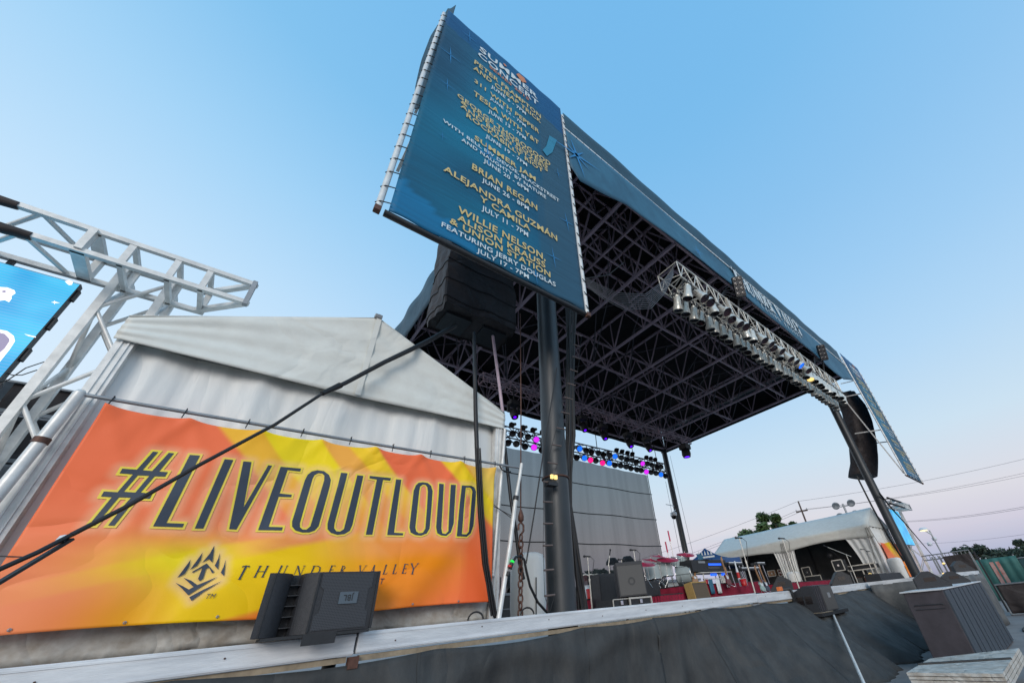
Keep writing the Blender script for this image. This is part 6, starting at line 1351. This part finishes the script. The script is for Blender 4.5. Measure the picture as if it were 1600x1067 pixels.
for k in range(7):
    q0_ = V((19+1.3*k, 1.6-.15*k+.4*math.sin(k*2), .02)); t = thing('ground_cable', 'black cable loop lying on the concrete at the right, %s from the near end' % ORD[k], 'cable', q0_, 'black cables on the concrete')
    mb = MB(); mb.tube([q0_+V((1.4*math.cos(a*.5+k)*(.6+.1*a), .35*math.sin(a*.9+k), 0)) for a in range(10)], .03, 6); mb.build('cable', 'rubber', t)

# ------------------------------------------------------------------ background: trees, poles, wires, lamps, tents
def tree(label, az, dist, h, wd, m, n=2600, name='tree', base=0, leaf=.35, low=.15):
    a = math.radians(az); X, Y = dist*math.sin(a), dist*math.cos(a); t = thing(name, label, 'tree', (X, Y, 0)); rnd = random.Random(int(az*37+dist))
    mb = MB(); mb.tube([(X, Y, 0), (X+.1, Y, h*.35), (X, Y+.1, h*.7)], [h*.03, h*.02, h*.008], 8)
    blobs = []
    for k in range(16):
        b = V((rnd.uniform(-.5,.5)*wd, rnd.uniform(-.4,.4)*wd, h*(low+(.92-low)*rnd.random()))); s6 = wd*rnd.uniform(.12,.24)*(1.15-.5*b.z/h); blobs.append((b, s6)); mb.tube([(X, Y, h*.3), (X+b.x*.5, Y+b.y*.5, (h*.3+b.z)/2), (X+b.x, Y+b.y, b.z)], [h*.012, h*.008, h*.003], 5)
    blobs.append((V((0,0,h*.9)), wd*.14)); mb.build('trunk', 'bark', t)
    vs = []; fs = []
    for _ in range(n):
        b, s6 = rnd.choice(blobs); d = V((rnd.gauss(0,1), rnd.gauss(0,1), rnd.gauss(0,1))).normalized()*s6*rnd.uniform(.5,1.12); d.z *= .8
        c = V((X,Y,0))+b+d; u = V((rnd.gauss(0,1), rnd.gauss(0,1), rnd.gauss(0,1))).normalized(); v2 = u.orthogonal().normalized(); s7 = leaf*rnd.uniform(.5,1.2); k0 = len(vs)
        vs += [c-u*s7, c+v2*s7*.55, c+u*s7, c-v2*s7*.55]; fs.append((k0,k0+1,k0+2,k0+3))
    q = MB(); q.add(vs, fs); q.build('crown', m, t)
tree('tall bushy green tree rising behind the far tent, highest crown', 65.4, 75, 14.2, 7.5, 'leaf', 7500, low=.3)
tree('lower green tree left of the tall one behind the far tent', 63.0, 73, 11.2, 5.2, 'leaf', 4200, low=.3)
tree('green tree just right of the tall one behind the tent', 67.2, 76, 12.4, 4.2, 'leaf', 3600, low=.4)
tree('small round green tree top near the utility pole', 68.8, 82, 12.6, 3.2, 'leaf', 1000, low=.6)
for i, (az, d, h, wd) in enumerate(((41.3, 110, 10.5, 7), (42.6, 112, 12, 7), (43.5, 108, 11.5, 6), (44.4, 112, 9.5, 6), (46, 118, 6.5, 8))):
    tree('distant dark tree seen dimly through the grey backdrop, %s from the left' % ORD[i], az, d, h, wd, 'leafd', 1600, leaf=.5, low=.05)
for i, (az, d, h, wd) in enumerate(((83.1, 190, 9.0, 9), (84.3, 185, 9.2, 10), (85.6, 200, 7.4, 11), (87.0, 190, 6.6, 10), (88.3, 150, 7.6, 8), (89.6, 150, 9.2, 9))):
    tree('distant dark tree above the green fence, %s from the left' % ORD[i], az, d, h, wd, 'leafd', 1800, leaf=.55, low=.1)
def pol(az, d): a = math.radians(az); return V((d*math.sin(a), d*math.cos(a), 0))
UP = pol(70.1, 80); hU = .1688*80+EYE
up_ = thing('utility_pole', 'weathered wooden utility pole with crossarm above the far tent', 'utility pole', UP)
mb = MB(); mb.tube([UP, UP+V((0,0,hU))], .22, 8, r2=.13); mb.build('pole', 'pole', up_)
dd = V((UP.y, -UP.x, 0)).normalized(); mb = MB(); mb.bar(UP+V((0,0,hU-1.7))-dd*.95, UP+V((0,0,hU-1.7))+dd*.95, .2); mb.build('crossarm', 'pole', up_)
for s3 in (-1, 1): mb = MB(); mb.lathe(UP+V((0,0,hU-1.6))+dd*.85*s3, [(.08,0),(.1,.15),(.05,.28),(0,.3)], 8); mb.build('insulator', 'galv', up_)
def wire(label, pts, r=.022, Y=None):
    t = thing('power_line', label, 'power line', pts[0]); mb = MB(); P = []
    for a, b in zip(pts, pts[1:]):
        a, b = V(a), V(b)
        for k in range(12): f = k/12; P.append(a.lerp(b, f)+V((0,0,-(b-a).length*.012*4*f*(1-f))))
    P.append(V(pts[-1])); mb.tube(P, r, 4); mb.build('wire', 'truss2', t)
def ev(az, d, t_): p = pol(az, d); p.z = EYE+t_*d; return p
wire('highest thin power line running over the top of the utility pole', [ev(44, 110, .085), UP+V((0,0,hU)), ev(91.2, 105, .1562), ev(110, 140, .12)])
wire('thin power line from the left end of the crossarm', [ev(44, 110, .06), UP+V((0,0,hU-1.5))-dd*.85, ev(90.6, 105, .135), ev(110, 140, .1)])
wire('thin power line from the right end of the crossarm', [ev(44, 110, .055), UP+V((0,0,hU-1.5))+dd*.85, ev(90.4, 105, .131), ev(110, 140, .096)])
wire('power line crossing low on the right behind the front pillar, upper of the low pair', [ev(76, 120, .102), ev(79.9, 110, .0950), ev(89.05, 90, .0855), ev(100, 90, .07)], .022)
wire('power line crossing low on the right behind the front pillar, lower of the low pair', [ev(76, 120, .100), ev(79.9, 110, .0935), ev(89.05, 90, .083), ev(100, 90, .067)], .022)
wire('faint lowest power line above the street lamp and fence', [ev(76, 140, .062), ev(79.5, 130, .0555), ev(87.9, 110, .0458), ev(100, 110, .03)], .018)
# stadium flood lamps
P0 = pol(74.65, 60); hS = .142*60+EYE
t = thing('floodlight_pole', 'floodlight pole with four grey lamp heads behind the far tent', 'floodlight', P0); dd = V((P0.y, -P0.x, 0)).normalized()
mb = MB(); mb.tube([P0, P0+V((0,0,hS+.3))], .12, 8); mb.build('pole', 'galv', t)
for dz in (0, -1.3): mb = MB(); mb.bar(P0+V((0,0,hS+dz))-dd*1.1, P0+V((0,0,hS+dz))+dd*1.1, .1); mb.build('arm', 'galv', t)
for s3 in (-1, 1):
    for dz in (.1, -1.2): mb = MB(); mb.lathe(P0+V((0,0,hS+dz+.2))+dd*.85*s3, [(0,.25),(.22,.2),(.42,-.08),(.45,-.28),(.36,-.24),(0,-.14)], 14, (.75,.45,.55)); hh = mb.build('lamp_head', 'galv', t)
# street lamp right, lit
P0 = pol(81.25, 45); hL = .074*45+EYE
t = thing('street_lamp', 'lit street lamp with a pale dome and two small cameras at right', 'street lamp', P0)
mb = MB(); mb.tube([P0, P0+V((0,0,hL))], .05, 8); mb.build('pole', 'galv', t)
mb = MB(); mb.lathe(P0+V((-.35,.3,hL+.05)), [(0,.22),(.22,.18),(.34,.03),(.34,0)], 16); mb.tube([P0+V((0,0,hL-.3)), P0+V((-.35,.3,hL+.1))], .06, 6); mb.build('shade', 'whitepl', t)
mb = MB(); mb.lathe(P0+V((-.35,.3,hL+.04)), [(.28,0),(.2,-.07),(0,-.09)], 16); mb.build('bulb', 'g_street', t)
for k in range(2): mb = MB(); c = P0+V((.2-.5*k, .4*k, hL-.65-.35*k)); mb.lathe(c, [(0,.15),(.16,.1),(.16,-.12),(0,-.16)], 10); mb.build('camera', 'whitepl', t)
# double lamps behind the scrim
for i, az in enumerate((45.3,)):
    P0 = pol(45.9, 34); t = thing('street_lamp', 'unlit street lamp with two domed heads seen through the grey backdrop', 'street lamp', P0); hL = .0945*34+EYE
    mb = MB(); mb.tube([P0, P0+V((0,0,hL))], .11, 8); mb.build('pole', 'black', t); dd = V((P0.y, -P0.x, 0)).normalized()
    for s3 in (-1, 1): mb = MB(); mb.lathe(P0+V((0,0,hL-.05))+dd*.62*s3, [(0,.5),(.3,.46),(.5,.2),(.52,0),(0,.05)], 16); mb.tube([P0+V((0,0,hL-.2)), P0+V((0,0,hL))+dd*.6*s3], .05, 5); mb.build('dome', 'black', t)
# blue pop-up canopy behind
cB = pol(57.25, 30); hz = .1035*30+EYE; t = thing('popup_canopy', 'royal blue peaked pop-up canopy behind the keyboards', 'canopy', cB)
r_ = 2.0; he = .072*30+EYE; ux = V((cB.y, -cB.x, 0)).normalized(); uy = V((cB.x, cB.y, 0)).normalized()
cor = [cB+V((0,0,he))+ux*a*r_+uy*b*r_ for a, b in ((-1,-1),(1,-1),(1,1),(-1,1))]
mb = MB(); ap = cB+V((0,0,hz))
for k in range(4):
    a, b = cor[k], cor[(k+1)%4]; mb.grid(lambda u, v: (a.lerp(b, u)).lerp(ap, v)+V((0,0,-.25*math.sin(v*math.pi))), 8, 8)
    mb.grid(lambda u, v: a.lerp(b, u)+V((0,0,-.35*v)), 6, 1)
mb.build('roof', 'bluetent', t)
for c in cor: mb = MB(); mb.bar(c, V((c.x, c.y, 0)), .06); mb.build('leg', 'galv', t)
q = MB()
for k in range(5): o = ap.lerp((cor[0]+cor[1])/2, .62)+ux*(-.45+.2*k)+V((0,0,.03))-uy*.25; q.add([o-ux*.06, o+ux*.06, o+V((0,0,.3))-ux*.02*(k-2)+ux*.0], [(0,1,2)])
o = ap.lerp((cor[0]+cor[1])/2, .68)-uy*.25; q.add([o-ux*.55, o+ux*.5, o+ux*.5+V((0,0,-.1)), o-ux*.55+V((0,0,-.1))], [(0,1,2,3)]); q.build('printed_crown', 'wprint', t)
# van-like pale building line behind the scrim
t = thing('low_building', 'low pale building seen faintly through the grey backdrop', 'building', pol(48, 60)); c = pol(48, 60)
mb = MB(); mb.box((c.x-7, c.y, 0), (c.x+14, c.y+8, 4.6)); mb.build('wall', 'dirtyvinyl', t); mb = MB(); mb.box((c.x-7.3, c.y-.3, 4.6), (c.x+14.3, c.y+8.3, 4.9)); mb.build('roof', 'galv', t)
# distant fence line, ground edge
t = thing('boundary_hedge', 'long low dark hedge on the horizon beyond the fences', 'hedge', (150, 40, 0)); mb = MB()
mb.grid(lambda u, v: (205+2*math.sin(u*50), 120-260*u, (2.2+.7*math.sin(u*90)+.5*math.sin(u*37))*v), 160, 2); mb.build('foliage', 'leafd', t, thick=2)

rope('array_rope', 'black rope running from the curved speaker cover down in front of the pillar', 'rope', [oY(1339,744,6.0), oY(1362,790,6.0), oY(1388,838,6.0), oY(1412,876,6.0)], .045)
rope('array_rope', 'black rope and wire running down to the right from the right front pillar', 'rope', [oY(1374,770,6.2), oY(1395,796,6.2), oY(1414,817,6.1), oY(1436,843,6.1), oY(1460,871,6.0)], .05, r2=.02)
rope('guy_wire', 'thin steel wire beside the far rear pillar, left one', 'wire', [oY(1040,752,21.3), oY(1062,862,21.3)], .014, part='wire')
rope('guy_wire', 'thin steel wire beside the far rear pillar, right one', 'wire', [oY(1047,712,21.9), oY(1083,866,21.9)], .014, part='wire')
